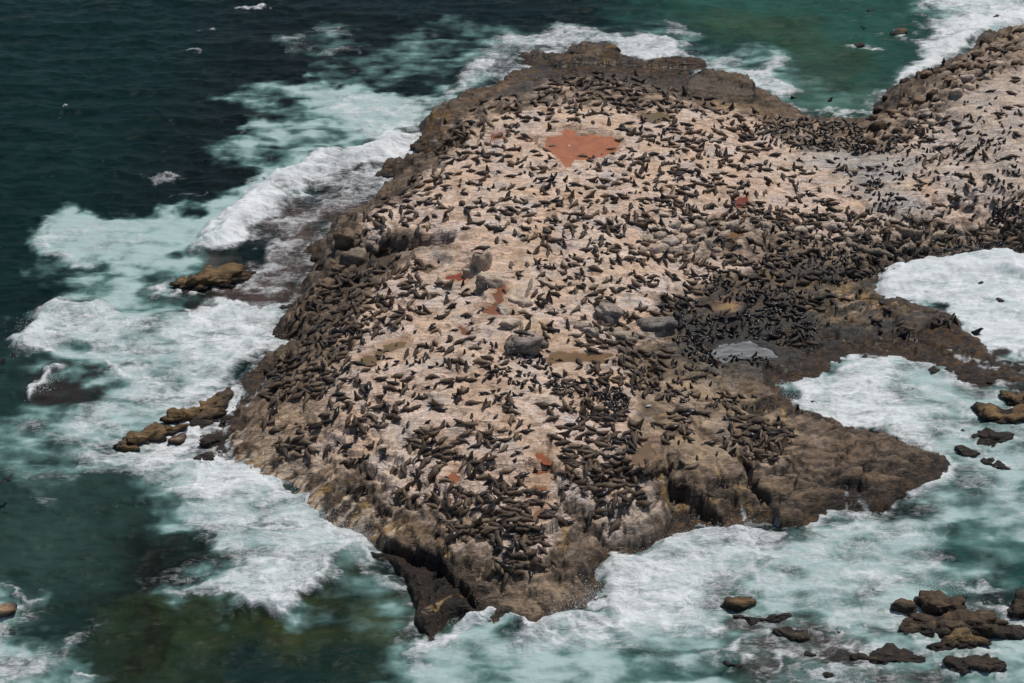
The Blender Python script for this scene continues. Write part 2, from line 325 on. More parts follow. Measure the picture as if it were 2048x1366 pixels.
TAN = [(870,340),(940,270),(960,235),(1030,225),(1110,205),(1250,225),(1300,205),(1400,215),(1500,222),(1560,260),(1600,300),(1750,310),(1800,260),(1870,210),(1960,160),(2048,120),(2300,100),(2600,480),(2048,492),(1940,480),(1860,490),(1760,480),(1660,500),
 (1560,480),(1500,540),(1400,570),(1360,610),(1310,650),(1250,700),(1240,760),(1262,860),(1262,930),(1300,960),(1325,1000),(1320,1045),(1245,1080),(1200,1050),(1150,1030),(1120,1090),(1100,1130),(1060,1140),(985,1148),(940,1120),(905,1085),(930,1068),(900,1040),
 (830,1010),(780,985),(700,960),(620,930),(560,920),(560,880),(540,850),(600,800),(640,760),(700,700),(690,640),(720,580),(800,540),(820,500),(900,500),(920,470),(840,475),(760,460),(730,440),(800,400)]
mt = sst(-1.0, 1.0, sdist(g2(TAN), X+2.2*n_a+1.0*n_b, Y+2.6*fbm(X/4, Y/4, 5, 79)+.9*n_d, 6))
col = lerp(brown, tan, mt)
def paint(base, c, pts, feather=1.5, rag=1.2, amt=1.0, mod=None):
    d = sdist(g2(pts), X+rag*n_b+rag*.6*n_a, Y+rag*n_d+rag*.8*n_a, 5+feather*2); m = sst(-feather/2, feather/2, d)*amt
    if mod is not None: m = m*mod
    return lerp(base, c, m)
streak = sst(.0, .4, fbm(bx/4, by/.35, 5, 82)); blot = sst(-.1, .35, fbm(X/2, Y/2, 5, 83))
col = paint(col, tan, [(1190,700),(1330,720),(1480,760),(1560,800),(1600,880),(1600,930),(1500,950),(1400,930),(1300,900),(1250,800)], 4, 2, .55, blot)
col = paint(col, C3(.56,.40,.22), [(1280,760),(1500,760),(1600,850),(1600,920),(1300,930)], 3, 2, .6, sst(.15, .35, fbm(bx/3, by/.6, 5, 84)))
col = paint(col, brown*1.1, [(1262,860),(1340,800),(1480,820),(1560,860),(1480,920),(1380,940),(1280,940)], 3, 2, .5)
col = paint(col, slate, [(1300,690),(1345,640),(1430,590),(1500,560),(1600,520),(1760,500),(1790,560),(1800,620),(1900,650),(1960,690),(1800,730),(1690,715),(1640,758),(1540,770),(1440,750),(1330,730)], 4, 2, .95)
col = paint(col, C3(.05,.048,.045), [(1350,660),(1430,620),(1500,610),(1600,650),(1780,650),(1900,660),(2000,720),(1980,770),(1850,730),(1700,705),(1600,755),(1480,740)], 4, 2.5, .85)
col = paint(col, C3(.40,.25,.11), [(1560,560),(1700,570),(1800,605),(1860,625),(1760,640),(1600,610)], 3, 1.5, .7, blot)
col = paint(col, C3(.50,.34,.19), [(1640,575),(1740,580),(1830,615),(1740,610),(1650,595)], 1.5, .8, .8, streak)
col = paint(col, tan, [(1700,590),(1770,600),(1850,622),(1740,628),(1660,625)], 3, 1.5, .6, streak)
col = paint(col, C3(.21,.145,.09), [(1290,215),(1400,195),(1520,205),(1640,238),(1740,250),(1740,280),(1640,290),(1560,260),(1450,225)], 2, 1, .7)
col = paint(col, C3(.48,.33,.17), [(1420,195),(1500,200),(1530,222),(1450,222)], 1.5, 1, .6, blot)
col = paint(col, gravel, [(1590,312),(1640,302),(1700,298),(1800,305),(1860,300),(1840,340),(1800,380),(1880,430),(1840,455),(1780,445),(1720,400),(1650,340)], 3, .8, .95)
col = paint(col, gravel, [(1850,180),(1980,140),(2300,120),(2300,440),(2048,440),(1900,380),(1860,300)], 6, 1.5, .55)
col = paint(col, C3(.50,.37,.25), [(1270,770),(1340,740),(1480,760),(1560,800),(1600,870),(1600,925),(1520,960),(1400,930),(1280,930),(1250,850)], 5, 2.5, .62, sst(-.25, .25, fbm(X/3, Y/2, 5, 91)))
col = paint(col, C3(.50,.40,.31), [(1440,830),(1600,850),(1680,900),(1640,950),(1560,960),(1440,900)], 3, 2, .55, blot)
col = paint(col, C3(.29,.21,.145), [(600,700),(700,700),(640,840),(640,960),(720,1060),(620,1010),(560,960),(460,920),(470,850),(540,780)], 4, 2, .8)
col = paint(col, C3(.27,.20,.125), [(1270,700),(1400,720),(1560,765),(1600,820),(1500,800),(1300,760)], 4, 2, .75, sst(-.3, .2, fbm(bx/3, by/.7, 5, 92)))
col = paint(col, C3(.20,.175,.14), [(1350,690),(1500,740),(1580,790),(1450,790),(1340,740)], 3, 2, .6, blot)
for pl_ in ([(1060,150),(1250,160),(1400,190),(1420,222),(1250,225),(1060,215)], [(880,250),(960,210),(1050,185),(1060,240),(960,300),(880,320)], [(1500,222),(1640,245),(1740,262),(1700,290),(1560,270)], [(700,480),(800,400),(860,400),(820,470)]): col = paint(col, tan*.92, pl_, 3, 1.5, .62, sst(-.1, .2, fbm(X/1.6, Y/1.3, 5, 93)))
# pale strands running down the left flank and the near rim
col = paint(col, C3(.60,.44,.30), [(430,940),(470,870),(560,800),(640,720),(700,690),(620,800),(620,900),(640,1020),(700,1050),(860,1020),(900,1060),(860,1090),(780,1060),(720,1075),(600,985)], 4, 2, .85, streak)
col = paint(col, C3(.42,.24,.06), [(590,985),(630,900),(660,1000),(740,1060),(780,1100),(760,1110),(650,1040)], 2, 1, .7, sst(.15, .35, fbm(X, Y, 4, 86)))
col = paint(col, brown*.9, [(560,970),(700,960),(860,1020),(900,1060),(880,1100),(760,1070),(640,1040)], 4, 2.5, .55, 1-streak)
col = paint(col, C3(.21,.155,.115), [(1130,1040),(1195,1065),(1245,1098),(1330,1052),(1330,1100),(1190,1140),(1120,1110)], 2, 1, .8)
col = paint(col, C3(.46,.40,.35), [(1180,1000),(1320,980),(1330,1040),(1250,1085),(1200,1050)], 3, 2, .6)
col = paint(col, C3(.33,.245,.17), [(985,1150),(1060,1140),(1130,1150),(1200,1190),(1210,1215),(1060,1250),(980,1190)], 2, 1, .8)
col = paint(col, C3(.24,.165,.105), [(730,1070),(790,1040),(880,1060),(920,1085),(890,1105),(800,1085)], 2, 1, .9)
col = paint(col, C3(.23,.16,.11), [(1560,880),(1700,870),(1880,920),(1900,950),(1700,1020),(1540,1030),(1480,960),(1520,930)], 4, 2, .6)
col = paint(col, C3(.062,.05,.042), [(1060,135),(1180,128),(1400,135),(1420,160),(1390,185),(1280,170),(1180,160),(1090,165),(1060,190),(1000,200)], 2.5, 1.2, .85)
col = paint(col, C3(.13,.10,.075), [(1290,165),(1400,150),(1500,175),(1515,195),(1470,200),(1380,195),(1300,185)], 1.2, .6, .8)
col = paint(col, C3(.052,.044,.040), [(1640,700),(1700,690),(1800,650),(1880,650),(2000,710),(2048,745),(2000,775),(1900,760),(1760,718),(1690,718),(1640,760),(1560,770),(1500,750)], 3, 1.2, .85)
col = paint(col, C3(.15,.105,.07), [(1780,640),(1880,655),(1960,710),(1900,720),(1800,690)], 2, 1.2, .5, blot)
col = paint(col, C3(.12,.07,.035), [(1700,970),(1780,950),(1880,930),(1910,940),(1800,1005),(1740,1035),(1640,1035),(1660,990)], 2, 1.5, .8)
# near the sea the rock is wet, dark and weedy
ZW = ZF+.5*n_b+.35*n_a
wetline = paint(np.full(X.shape+(1,), 1.1), C3(2.7), [(720,1078),(890,1108),(935,1160),(950,1210),(960,1300),(700,1300),(650,1060)], 1.2, .5)[..., 0]
wetline = paint(wetline[..., None], C3(1.7), [(760,200),(1060,120),(1440,120),(1400,170),(1080,180),(900,260),(880,330),(740,420),(700,330)], 4, 1)[..., 0]
wetline = paint(wetline[..., None], C3(.75), [(1100,1130),(1330,1060),(1560,1050),(1560,1120),(1200,1200)], 2, 1)[..., 0]
wetline = paint(wetline[..., None], C3(.55), [(960,1150),(1130,1130),(1230,1200),(1220,1250),(1060,1262),(975,1235)], 1.5, .6)[..., 0]
wetline = paint(wetline[..., None], C3(.42), [(1290,700),(1345,640),(1430,580),(1560,510),(1760,500),(1790,560),(1800,610),(1850,640),(1700,690),(1620,740),(1540,765),(1440,770)], 3, 1)[..., 0]
wm = sst(wetline*1.15, wetline*.55, ZW)
col = lerp(col, wetd, wm*.93)
DK = C3(.020,.015,.012)
col = paint(col, DK*1.3, [(700,1075),(800,1088),(890,1108),(905,1140),(940,1180),(955,1225),(850,1300),(700,1200)], 1.2, .6, .85)
col = paint(col, C3(.11,.048,.02), [(740,1085),(800,1100),(860,1250),(830,1270),(790,1160)], 1.5, 1.2, .7, sst(.2, .4, fbm(X*.9, Y*.9, 4, 87)))
col = paint(col, C3(.17,.09,.022), [(822,250),(900,210),(1060,135),(1090,150),(1000,185),(900,250),(870,300),(846,300)], 2, 1, .8, sst(.05, .3, fbm(X*.8, Y*.8, 4, 88)))
col = paint(col, C3(.17,.10,.025), [(1120,112),(1190,92),(1240,112),(1230,125),(1130,125)], 1, .6, .7, sst(.0, .25, fbm(X*.8, Y*.8, 4, 88)))
# joints are coloured darker, strands of yellow run along a few of them
for pts, wd, dp in JOINTS: col = lerp(col, C3(.07,.05,.037), sst(wd*.9, 0, ldist(g2(pts), X+.25*NZ1, Y+.25*NZ2, 2))*.75)
col = lerp(col, C3(.045,.034,.027), np.maximum(joint, joint2*1.6)*.6)
YEL = [([(1330,905),(1322,960),(1330,1000),(1348,1010)], .3), ([(1480,985),(1500,1020),(1508,1045)], .22), ([(1395,900),(1440,960),(1510,985)], .2), ([(1322,990),(1380,1010),(1440,1000)], .2),
 ([(775,1090),(772,1105)], .2), ([(945,1185),(900,1190),(860,1215),(840,1232)], .14), ([(890,1105),(898,1125)], .3), ([(1560,815),(1580,850),(1592,868)], .5), ([(600,960),(612,1000)], .35), ([(975,1130),(950,1160)], .2), ([(1130,1040),(1128,1100)], .3), ([(590,760),(520,850),(470,910)], .15), ([(720,1010),(760,1050),(750,1080)], .2), ([(700,960),(640,1010)], .16), ([(760,980),(690,1040)], .16), ([(830,1020),(800,1060),(770,1090)], .2)]
for pts, wd in YEL: col = lerp(col, lerp(np.broadcast_to(C3(.36,.22,.075), X.shape+(3,)), C3(.50,.38,.25), sst(-.1, .3, n_d)), .8*sst(-.35, .1, n_b+.4*n_d)*sst(wd*.8, wd*.2, ldist(g2(pts), X+.3*NZ1, Y+.3*NZ2, 2)))
rl = np.random.RandomState(8)
for k in range(58):
    fx, fy = rl.uniform(0, 1, 2); lx = 500+fx*300+(fy-.5)*60; ly = 880+fx*140+(fy-.3)*90; ln = rl.uniform(40, 120); sl = .62+.25*fx+rl.normal()*.1
    pts = [(lx-ln*t, ly+ln*sl*t+rl.normal()*4) for t in np.linspace(0, 1, 5)]; cc_ = C3(.66,.52,.38) if rl.rand() < .75 else C3(.42,.26,.09)
    col = lerp(col, cc_, sst(.20, .04, ldist(g2(pts), X+.35*NZ1, Y+.35*NZ2, 2))*.8*sst(-.45, .1, n_b))
for k in range(34):
    lx, ly = rl.uniform(1480, 1840), rl.uniform(890, 1010); ln = rl.uniform(40, 110); pts = [(lx+ln*t, ly+rl.normal()*4+ln*.08*t) for t in np.linspace(0, 1, 5)]
    dd_ = ldist(g2(pts), X+.3*NZ1, Y+.3*NZ2, 2); col = lerp(col, C3(.05,.037,.028), sst(.22, .03, dd_)*.8); Z = Z-.14*sst(.25, 0, dd_)
RUN = [([(420,820),(425,850),(400,880),(395,900)], .45), ([(450,800),(440,840),(425,880),(430,915)], .35), ([(385,845),(395,870),(380,885)], .3), ([(455,850),(450,885),(465,920)], .25), ([(405,905),(440,915),(480,935)], .35), ([(1722,985),(1730,1005),(1740,1034)], .22), ([(1700,1000),(1690,1030)], .12), ([(1555,1018),(1562,1036)], .14), ([(470,775),(480,800),(462,830),(440,850)], .25), ([(510,780),(490,815)], .12), ([(540,750),(515,790)], .1), ([(500,920),(470,940)], .3), ([(1490,1044),(1486,1020)], .12), ([(1890,700),(1930,712),(1990,735)], .35), ([(1700,716),(1760,712),(1850,736)], .3)]
for pts, wd in RUN: col = lerp(col, C3(.62,.66,.67), sst(wd, wd*.2, ldist(g2(pts), X+.5*NZ1, Y+.5*NZ2, 2))*sst(-.2, .2, n_d+.2)*.85)
for P, L, c, lab, d in pool_data:
    col = lerp(col, C3(.42,.26,.17) if c[0] > c[2]*1.6 else C3(.06,.058,.055), sst(-.9, -.1, d+.25*n_d)*.6); col = lerp(col, C3(*c), sst(-.05, .1, d))
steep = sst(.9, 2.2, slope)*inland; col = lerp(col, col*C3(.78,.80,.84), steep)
rb = (RV[idr]); rubc = lerp(np.broadcast_to(C3(.20,.14,.095), X.shape+(3,)), C3(.50,.38,.28), rb)
rubc = lerp(rubc, C3(.06,.045,.035), sst(.42, .62, r1)); col = lerp(col, rubc, rub*.85*(1-wm))
wet = np.clip(wm+.6*sst(.35, .0, np.abs(col.sum(-1)-.2)), 0, 1)
Zg = np.maximum(Z, -3.5)
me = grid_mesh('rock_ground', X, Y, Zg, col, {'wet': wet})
link('rock_ground', me, M_ROCK, kind='structure')
def ground(x, y): return sample(Zg, U, YR, x, y)
# --- pool water
def pool_material(name, c, rough=.25):
    m, t, p = mat(name); n = NB(t); pos = n('NewGeometry').outputs['Position']; rough = .55 if c[0] < c[2]*1.6 else rough
    k = noise(n, pos, .9, 5, .6, .8); cc = (*c, 1); cd = (c[0]*.78, c[1]*.8, c[2]*.85, 1)
    if c[0] < .1: cd = (.24, .26, .27, 1); k = noise(n, n('Mapping', {'Vector': pos, 'Scale': (.5, 1.6, 1)}).outputs[0], 1.0, 7, .65, 1.0)
    t.links.new(n.mix(n.ramp(k, .35, .65), cd, cc), p.inputs['Base Color'])
    p.inputs['Roughness'].default_value = rough; p.inputs['Specular IOR Level'].default_value = .3
    t.links.new(n('Bump', {'Height': noise(n, pos, 4, 3), 'Strength': .12, 'Distance': .1}).outputs[0], p.inputs['Normal'])
    return m
for P, L, c, lab, d in pool_data:
    ctr = P.mean(0); Q = ctr+(P-ctr)*1.0
    n_ = [(Q[i]-ctr) for i in range(len(Q))]; Q = np.array([ctr+v*(1+.6/max(np.hypot(*v), .5)) for v in n_])
    me = bpy.data.meshes.new('rock_pool'); vs = [(*q, L) for q in Q] + [(*q, L-.07) for q in Q]; k = len(Q)
    me.from_pydata(vs, [], [tuple(range(k)), tuple(range(2*k-1, k-1, -1))] + [(i, i+k, (i+1) % k+k, (i+1) % k) for i in range(k)]); me.update()
    link('rock_pool', me, pool_material('pool_water', c), label=lab, category='rock pool', group='coloured pools in the rock')
# ------------------------------------------------------------------ what stands in the sea
PALE = ((.56,.45,.35), (.36,.32,.29)); GREY = ((.54,.43,.33), (.43,.36,.295)); BRN = ((.22,.15,.10), (.10,.07,.048)); DARK = ((.055,.040,.028), (.028,.021,.017)); OCH = ((.19,.12,.055), (.04,.029,.02)); WETB = ((.105,.072,.044), (.03,.023,.018))  # GREY side tone lightened and warmed in colour to offset shade on the fronts
SEA = [(414,568,176,1.6,.36,20,OCH,'long ochre topped rock in the surf off the left side'),(292,884,128,1.5,.42,24,OCH,'long ochre rock at the outer end of the lower left spur'),(258,900,56,1.0,.7,0,OCH,'small low ochre rock below the end of the spur'),(378,843,112,1.4,.45,22,OCH,'ochre rock on the spur nearest the island'),(400,852,58,.8,.5,30,DARK,'black washed rock behind the tan hump in the cascades'),(356,886,50,.8,.7,10,((.30,.21,.14),(.12,.085,.055)),'tan hump among the white cascades'),(428,884,70,.9,.5,35,DARK,'long black rock running through the white cascades'),(408,920,56,1.0,.6,20,DARK,'black rock at the foot of the cascades'),(452,845,44,1.0,.5,45,WETB,'wet brown rock at the top of the cascades'),
 (1806,1222,62,1.3,.55,-5,WETB,'square brown rock at the left end of the lower right cluster'),(1880,1222,110,1.9,.5,-10,WETB,'tallest layered brown rock of the lower right cluster'),(1905,1250,190,1.5,.4,-8,WETB,'broad layered brown rock in the middle of the lower right cluster'),(1838,1262,80,1.1,.6,0,WETB,'low brown rock below the square one in the lower right cluster'),(1922,1292,140,1.2,.42,0,OCH,'flat tan topped rock at the front of the lower right cluster'),(2000,1268,96,1.0,.45,-12,DARK,'dark weedy rock trailing off the right of the lower right cluster'),(1946,1338,116,1.1,.5,0,DARK,'round dark weedy rock lowest at the right'),(1778,1320,170,.8,.34,-10,OCH,'low weedy rock with a broken ochre top left of the round dark one'),(1474,1212,64,.9,.5,0,OCH,'small brown rock at the head of the washed reef, lower right'),(1586,1272,84,.8,.45,-5,WETB,'flat brown rock in the streaming wash left of the lower right cluster'),(1682,1270,34,.5,.6,0,DARK,'small dark rock between the flat brown rock and the cluster'),(2042,1222,70,1.6,.9,0,DARK,'dark weedy rock cut by the right edge near the bottom'),(1968,1212,26,.5,.7,0,DARK,'little dark rock left of the one cut by the right edge'),(4,1226,60,1.0,.6,0,((.34,.22,.13),(.2,.13,.08)),'tan rock cut by the left edge near the bottom'),
 (2010,836,120,1.0,.6,0,OCH,'big weedy rock between the surges at the right edge'),(2036,800,70,1.0,.7,0,OCH,'weedy rock behind the big one at the right edge'),(1978,880,90,.7,.5,-10,DARK,'low black reef rock in front of the big weedy rock'),(1930,905,60,.6,.6,-20,DARK,'black streaming rock just off the eastern point'),(2000,605,28,.6,.8,0,DARK,'dark stone showing through the white surge at the right, larger'),(1958,570,14,.5,.8,0,DARK,'dark stone showing through the white surge at the right, smaller'),(1628,810,24,.6,.6,0,((.3,.28,.25),(.12,.11,.1)),'grey round stone in the white inlet'),(1826,778,40,.4,.5,0,DARK,'dark rock awash in the middle of the inlet'),
 (1530,1236,110,.5,.35,-8,DARK,'long black reef slab under the streaming wash at lower right'),(1500,1330,90,.35,.4,-10,DARK,'black reef hump in the wash at the bottom edge, left'),(1600,1310,80,.35,.4,-5,DARK,'black reef hump in the wash at the bottom edge, middle'),(1660,1345,90,.4,.4,-8,DARK,'black reef hump in the wash at the bottom edge, right'),(1900,860,80,.55,.45,-15,DARK,'black reef slab streaming with water behind the eastern point'),(1985,925,60,.4,.5,-30,DARK,'low black rock streaming with water off the eastern point'),(334,868,92,1.1,.5,25,OCH,'ochre rock bridging the two halves of the spur'),(422,818,88,1.2,.5,28,OCH,'ochre rock where the spur meets the island'),(448,800,50,.9,.6,30,WETB,'wet brown rock just above where the spur meets the island'),(1870,740,120,.35,.35,-18,DARK,'dark weedy slab at the mouth of the inlet'),(1960,760,90,.5,.4,-15,DARK,'black slab at the end of the wet spit'),(2030,735,60,.5,.6,-20,DARK,'black rock at the right edge beyond the wet spit'),(1150,112,60,.9,.5,5,DARK,'black rock between the weedy rocks of the far shore'),(1420,150,60,.5,.4,-8,DARK,'black flat rock at the right of the far shore'),
 (1718,94,24,.7,.6,0,OCH,'small orange rock in the green bay, left one'),(1800,68,44,.6,.5,10,OCH,'orange and olive rock in the green bay, right one'),(1996,38,26,.8,.8,0,WETB,'rock standing in the white surf at the top right'),(1975,74,28,1.0,.8,0,WETB,'round brown rock at the edge of the top right surf'),
 (1080,118,96,.9,.4,-3,OCH,'low weedy rock at the far left corner of the island'),(1215,104,60,1.4,.6,0,OCH,'rounded weedy rock highest on the far shore'),(1165,98,60,.8,.5,0,WETB,'wet brown rock beside the rounded weedy one on the far shore'),(1350,128,110,1.1,.4,-3,DARK,'long black weedy rock on the far shore'),(780,350,84,.9,.5,20,DARK,'black washed rock against the upper left shore'),(853,300,54,2.0,.8,0,WETB,'weedy domed rock under the upper left shore'),(655,520,60,.7,.5,10,DARK,'dark washed rock at the left shore'),(560,618,60,.5,.4,0,DARK,'low black rock awash off the left shore')]
# ------------------------------------------------------------------ sea
NUW, NVW = 1300, 820
U2, YR2, XW, YW = fan(NUW, NVW, um=.62)
a5 = fbm(XW/5, YW/5, 5, 101); b5 = fbm(XW/5, YW/5, 5, 102); a1 = fbm(XW/1.3, YW/1.3, 4, 103); b1 = fbm(XW/1.3, YW/1.3, 4, 104)
WX = XW+2.4*a5+.55*a1; WY = YW+2.8*b5+.6*b1
def cc(*c): return np.array(c, float)
PXW = None
deep = np.broadcast_to(cc(.0055,.019,.021), XW.shape+(3,)).copy()
def L3(a, b, m): return a+(b-a)*m[..., None]
def wreg(pts, feather, rag=1.0):
    P = flat(pts); d = sdist(P, XW+(WX-XW)*rag, YW+(WY-YW)*rag, 6+feather*1.5); return sst(-feather/2, feather/2, d)
def ell(cx, cy, rx, ry, n=14, a=0):
    a = math.radians(a); return [(cx+rx*math.cos(t)*math.cos(a)-ry*math.sin(t)*math.sin(a), cy+rx*math.cos(t)*math.sin(a)+ry*math.sin(t)*math.cos(a)) for t in [i*2*math.pi/n for i in range(n)]]
# body of the water: (outline, colour, feather, amount)
BODY = [
 ([(-300,-300),(500,-300),(420,120),(300,420),(0,640),(-300,700)], (.006,.028,.028), 30, .8),
 ([(500,20),(900,60),(900,130),(560,330),(480,420),(300,400),(420,200)], (.006,.011,.013), 18, .8),
 ([(1250,-300),(2000,-300),(1850,100),(1750,235),(1600,230),(1560,130),(1400,60),(1250,20)], (.022,.105,.085), 14, .9),
 ([(1350,20),(1600,30),(1750,130),(1700,200),(1600,110),(1450,70)], (.035,.085,.045), 8, .7),
 ([(1500,110),(1600,130),(1700,130),(1660,200),(1560,180)], (.025,.05,.04), 6, .6),
 ([(1560,200),(1620,170),(1740,180),(1740,240),(1600,230)], (.055,.15,.115), 5, .8),
 ([(-300,680),(60,700),(120,820),(0,860),(-300,860)], (.022,.064,.062), 14, .8),
 ([(-300,930),(200,930),(420,1030),(400,1200),(240,1230),(100,1250),(-300,1170)], (.026,.068,.063), 14, .95),
 ([(-300,1200),(250,1230),(500,1260),(830,1260),(1000,1800),(-300,1800)], (.009,.030,.028), 10, .9),
 ([(210,1120),(270,1060),(420,1070),(460,1140),(380,1200),(230,1220)], (.006,.010,.009), 6, .95),
 ([(230,1240),(340,1200),(440,1215),(600,1225),(680,1235),(600,1270),(480,1290),(400,1340),(220,1350)], (.030,.058,.024), 6, .8),
 ([(480,1250),(600,1210),(640,1230),(620,1290),(500,1300)], (.060,.078,.022), 4, .5),
 ([(600,1270),(700,1250),(800,1260),(790,1320),(660,1330)], (.028,.052,.024), 6, .7),
 ([(300,1230),(330,1225),(300,1290),(250,1340),(230,1330)], (.008,.012,.009), 3, .9),
 ([(300,1290),(345,1270),(330,1320),(300,1340)], (.010,.014,.010), 2, .8),
 ([(740,1170),(830,1180),(830,1270),(790,1310),(700,1230)], (.05,.085,.045), 5, .8),
 ([(85,740),(180,760),(200,800),(150,830),(80,815)], (.030,.030,.030), 4, .95),
 ([(1900,1130),(2048,1050),(2300,1050),(2300,1200),(2048,1180)], (.022,.125,.115), 8, .8),
 ([(1240,1300),(1460,1260),(1700,1366),(2048,1400),(2048,1700),(1300,1700)], (.018,.088,.080), 8, .8),
 ([(1300,1290),(1380,1290),(1460,1340),(1400,1400),(1250,1380)], (.010,.045,.042), 6, .7),
 ([(560,1300),(760,1310),(820,1400),(500,1400)], (.010,.034,.032), 8, .7),
 ([(560,420),(640,400),(740,400),(640,500),(600,520),(480,540),(540,490)], (.09,.08,.075), 4, .9),
 ([(400,545),(560,510),(640,520),(600,600),(560,640),(420,620),(380,600)], (.07,.06,.055), 4, .9),
 ([(1680,715),(1860,735),(2000,780),(2000,900),(1850,850),(1780,780)], (.055,.05,.048), 5, .85),
 ([(1450,1200),(1600,1195),(1650,1260),(1850,1300),(1900,1366),(1450,1366),(1480,1290)], (.050,.045,.042), 5, .9),
 ([(1960,640),(2048,660),(2048,800),(1900,780),(1860,700)], (.05,.048,.046), 4, .85),
]
for pts, c, f, a in BODY: deep = L3(deep, cc(*c), wreg(pts, f, 1.6)*a)
deep = deep*(1+.35*a5+.25*fbm(XW/1.5, YW/.7, 4, 111))[..., None]
# aerated turquoise water
MILK = [
 ([(440,200),(520,175),(620,160),(700,180),(800,190),(880,180),(960,150),(1010,160),(900,205),(820,250),(850,290),(780,310),(640,330),(560,350),(470,330),(430,290),(500,250),(560,225)], .62, 5),
 ([(600,170),(700,180),(830,195),(860,240),(820,260),(700,260),(640,230)], .95, 4),
 ([(470,255),(560,240),(640,255),(600,275),(500,280)], .8, 3),
 ([(520,200),(600,190),(620,215),(560,230)], .25, 4),
 ([(440,310),(560,300),(700,290),(640,340),(560,350),(470,330)], .55, 5),
 ([(80,450),(140,425),(330,435),(440,400),(520,350),(600,320),(590,390),(470,450),(400,525),(330,545),(240,540),(130,520),(75,490)], .95, 3.5),
 ([(120,540),(330,540),(440,520),(340,580),(330,600),(420,610),(570,640),(560,690),(480,760),(350,850),(240,905),(-300,950),(-300,850),(60,830),(120,800),(60,700),(30,660),(100,620),(130,580)], .72, 5),
 ([(-300,830),(100,830),(200,880),(250,930),(150,950),(-300,960)], .5, 8),
 ([(160,900),(400,920),(600,980),(730,1090),(740,1130),(560,1230),(440,1215),(370,1180),(430,1100),(340,1050),(300,980)], .75, 5),
 ([(730,1120),(800,1150),(830,1200),(800,1240),(740,1200),(700,1160)], .6, 4),
 ([(640,1180),(740,1140),(820,1190),(830,1280),(760,1280),(680,1230)], .3, 5),
 ([(700,1700),(820,1330),(900,1250),(1060,1270),(1200,1220),(1180,1150),(1340,1080),(1560,1060),(1740,1040),(1900,980),(2000,930),(2300,850),(2300,1100),(2048,1120),(1900,1160),(1980,1250),(2100,1300),(2048,1700)], .76, 6), ([(1440,1200),(1560,1190),(1660,1240),(1700,1290),(1900,1310),(1900,1400),(1450,1400),(1480,1290)], .22, 5), ([(1800,740),(1900,745),(2000,790),(2000,880),(1930,930),(1860,840)], .25, 4), (ell(1150,1330,260,40), .9, 8), (ell(1750,1130,220,50), .85, 8),
 ([(820,60),(920,40),(1060,60),(1200,55),(1380,60),(1440,100),(1400,125),(1240,110),(1190,85),(1030,110),(960,150),(880,150),(700,180),(640,130),(760,110)], .38, 6),
 ([(840,60),(960,75),(900,100)], .1, 4),
 ([(1400,130),(1480,100),(1560,95),(1600,140),(1590,200),(1520,195),(1440,165)], .55, 5),
 ([(1750,190),(1850,110),(1900,60),(1800,20),(1850,-50),(2200,-100),(2200,40),(1960,100),(1800,180)], .6, 5),
 ([(1560,190),(1640,160),(1740,200),(1740,245),(1640,235)], .3, 5),
 ([(1740,560),(1960,490),(2300,480),(2300,800),(2048,740),(1850,620)], .9, 3),
 ([(1540,765),(1690,715),(1800,715),(2000,790),(2020,870),(1960,940),(1900,925),(1700,850),(1590,820)], .75, 4),
 ([(1900,900),(2048,820),(2300,850),(2300,1000),(1900,1000)], .7, 6),
 ([(0,1160),(60,1180),(110,1230),(80,1260),(230,1340),(180,1400),(-300,1500),(-300,1160)], .55, 4),
 ([(560,75),(620,65),(620,95),(570,100)], .3, 5), ([(650,55),(700,70),(740,100),(660,110),(630,90)], .3, 5), ([(640,40),(700,50),(690,80),(640,70)], .3, 4),
 (ell(345,1090,60,30), .0, 5), (ell(130,785,70,32), .0, 4), (ell(2000,1120,120,30), .2, 6), (ell(1900,1120,60,18), .3, 6), (ell(1340,1330,60,20), .25, 6), (ell(1520,1330,120,40), .2, 6), (ell(60,960,140,16), .3, 5),
]
milk = np.zeros(XW.shape)
for pts, v, f in MILK: m = wreg(pts, f, 1.3); milk = milk*(1-m)+v*m
milk = np.clip(milk + (.25*milk+milk*(1-milk))*(1.7*fbm(XW/3.2, YW/1.6, 5, 121)), 0, 1)
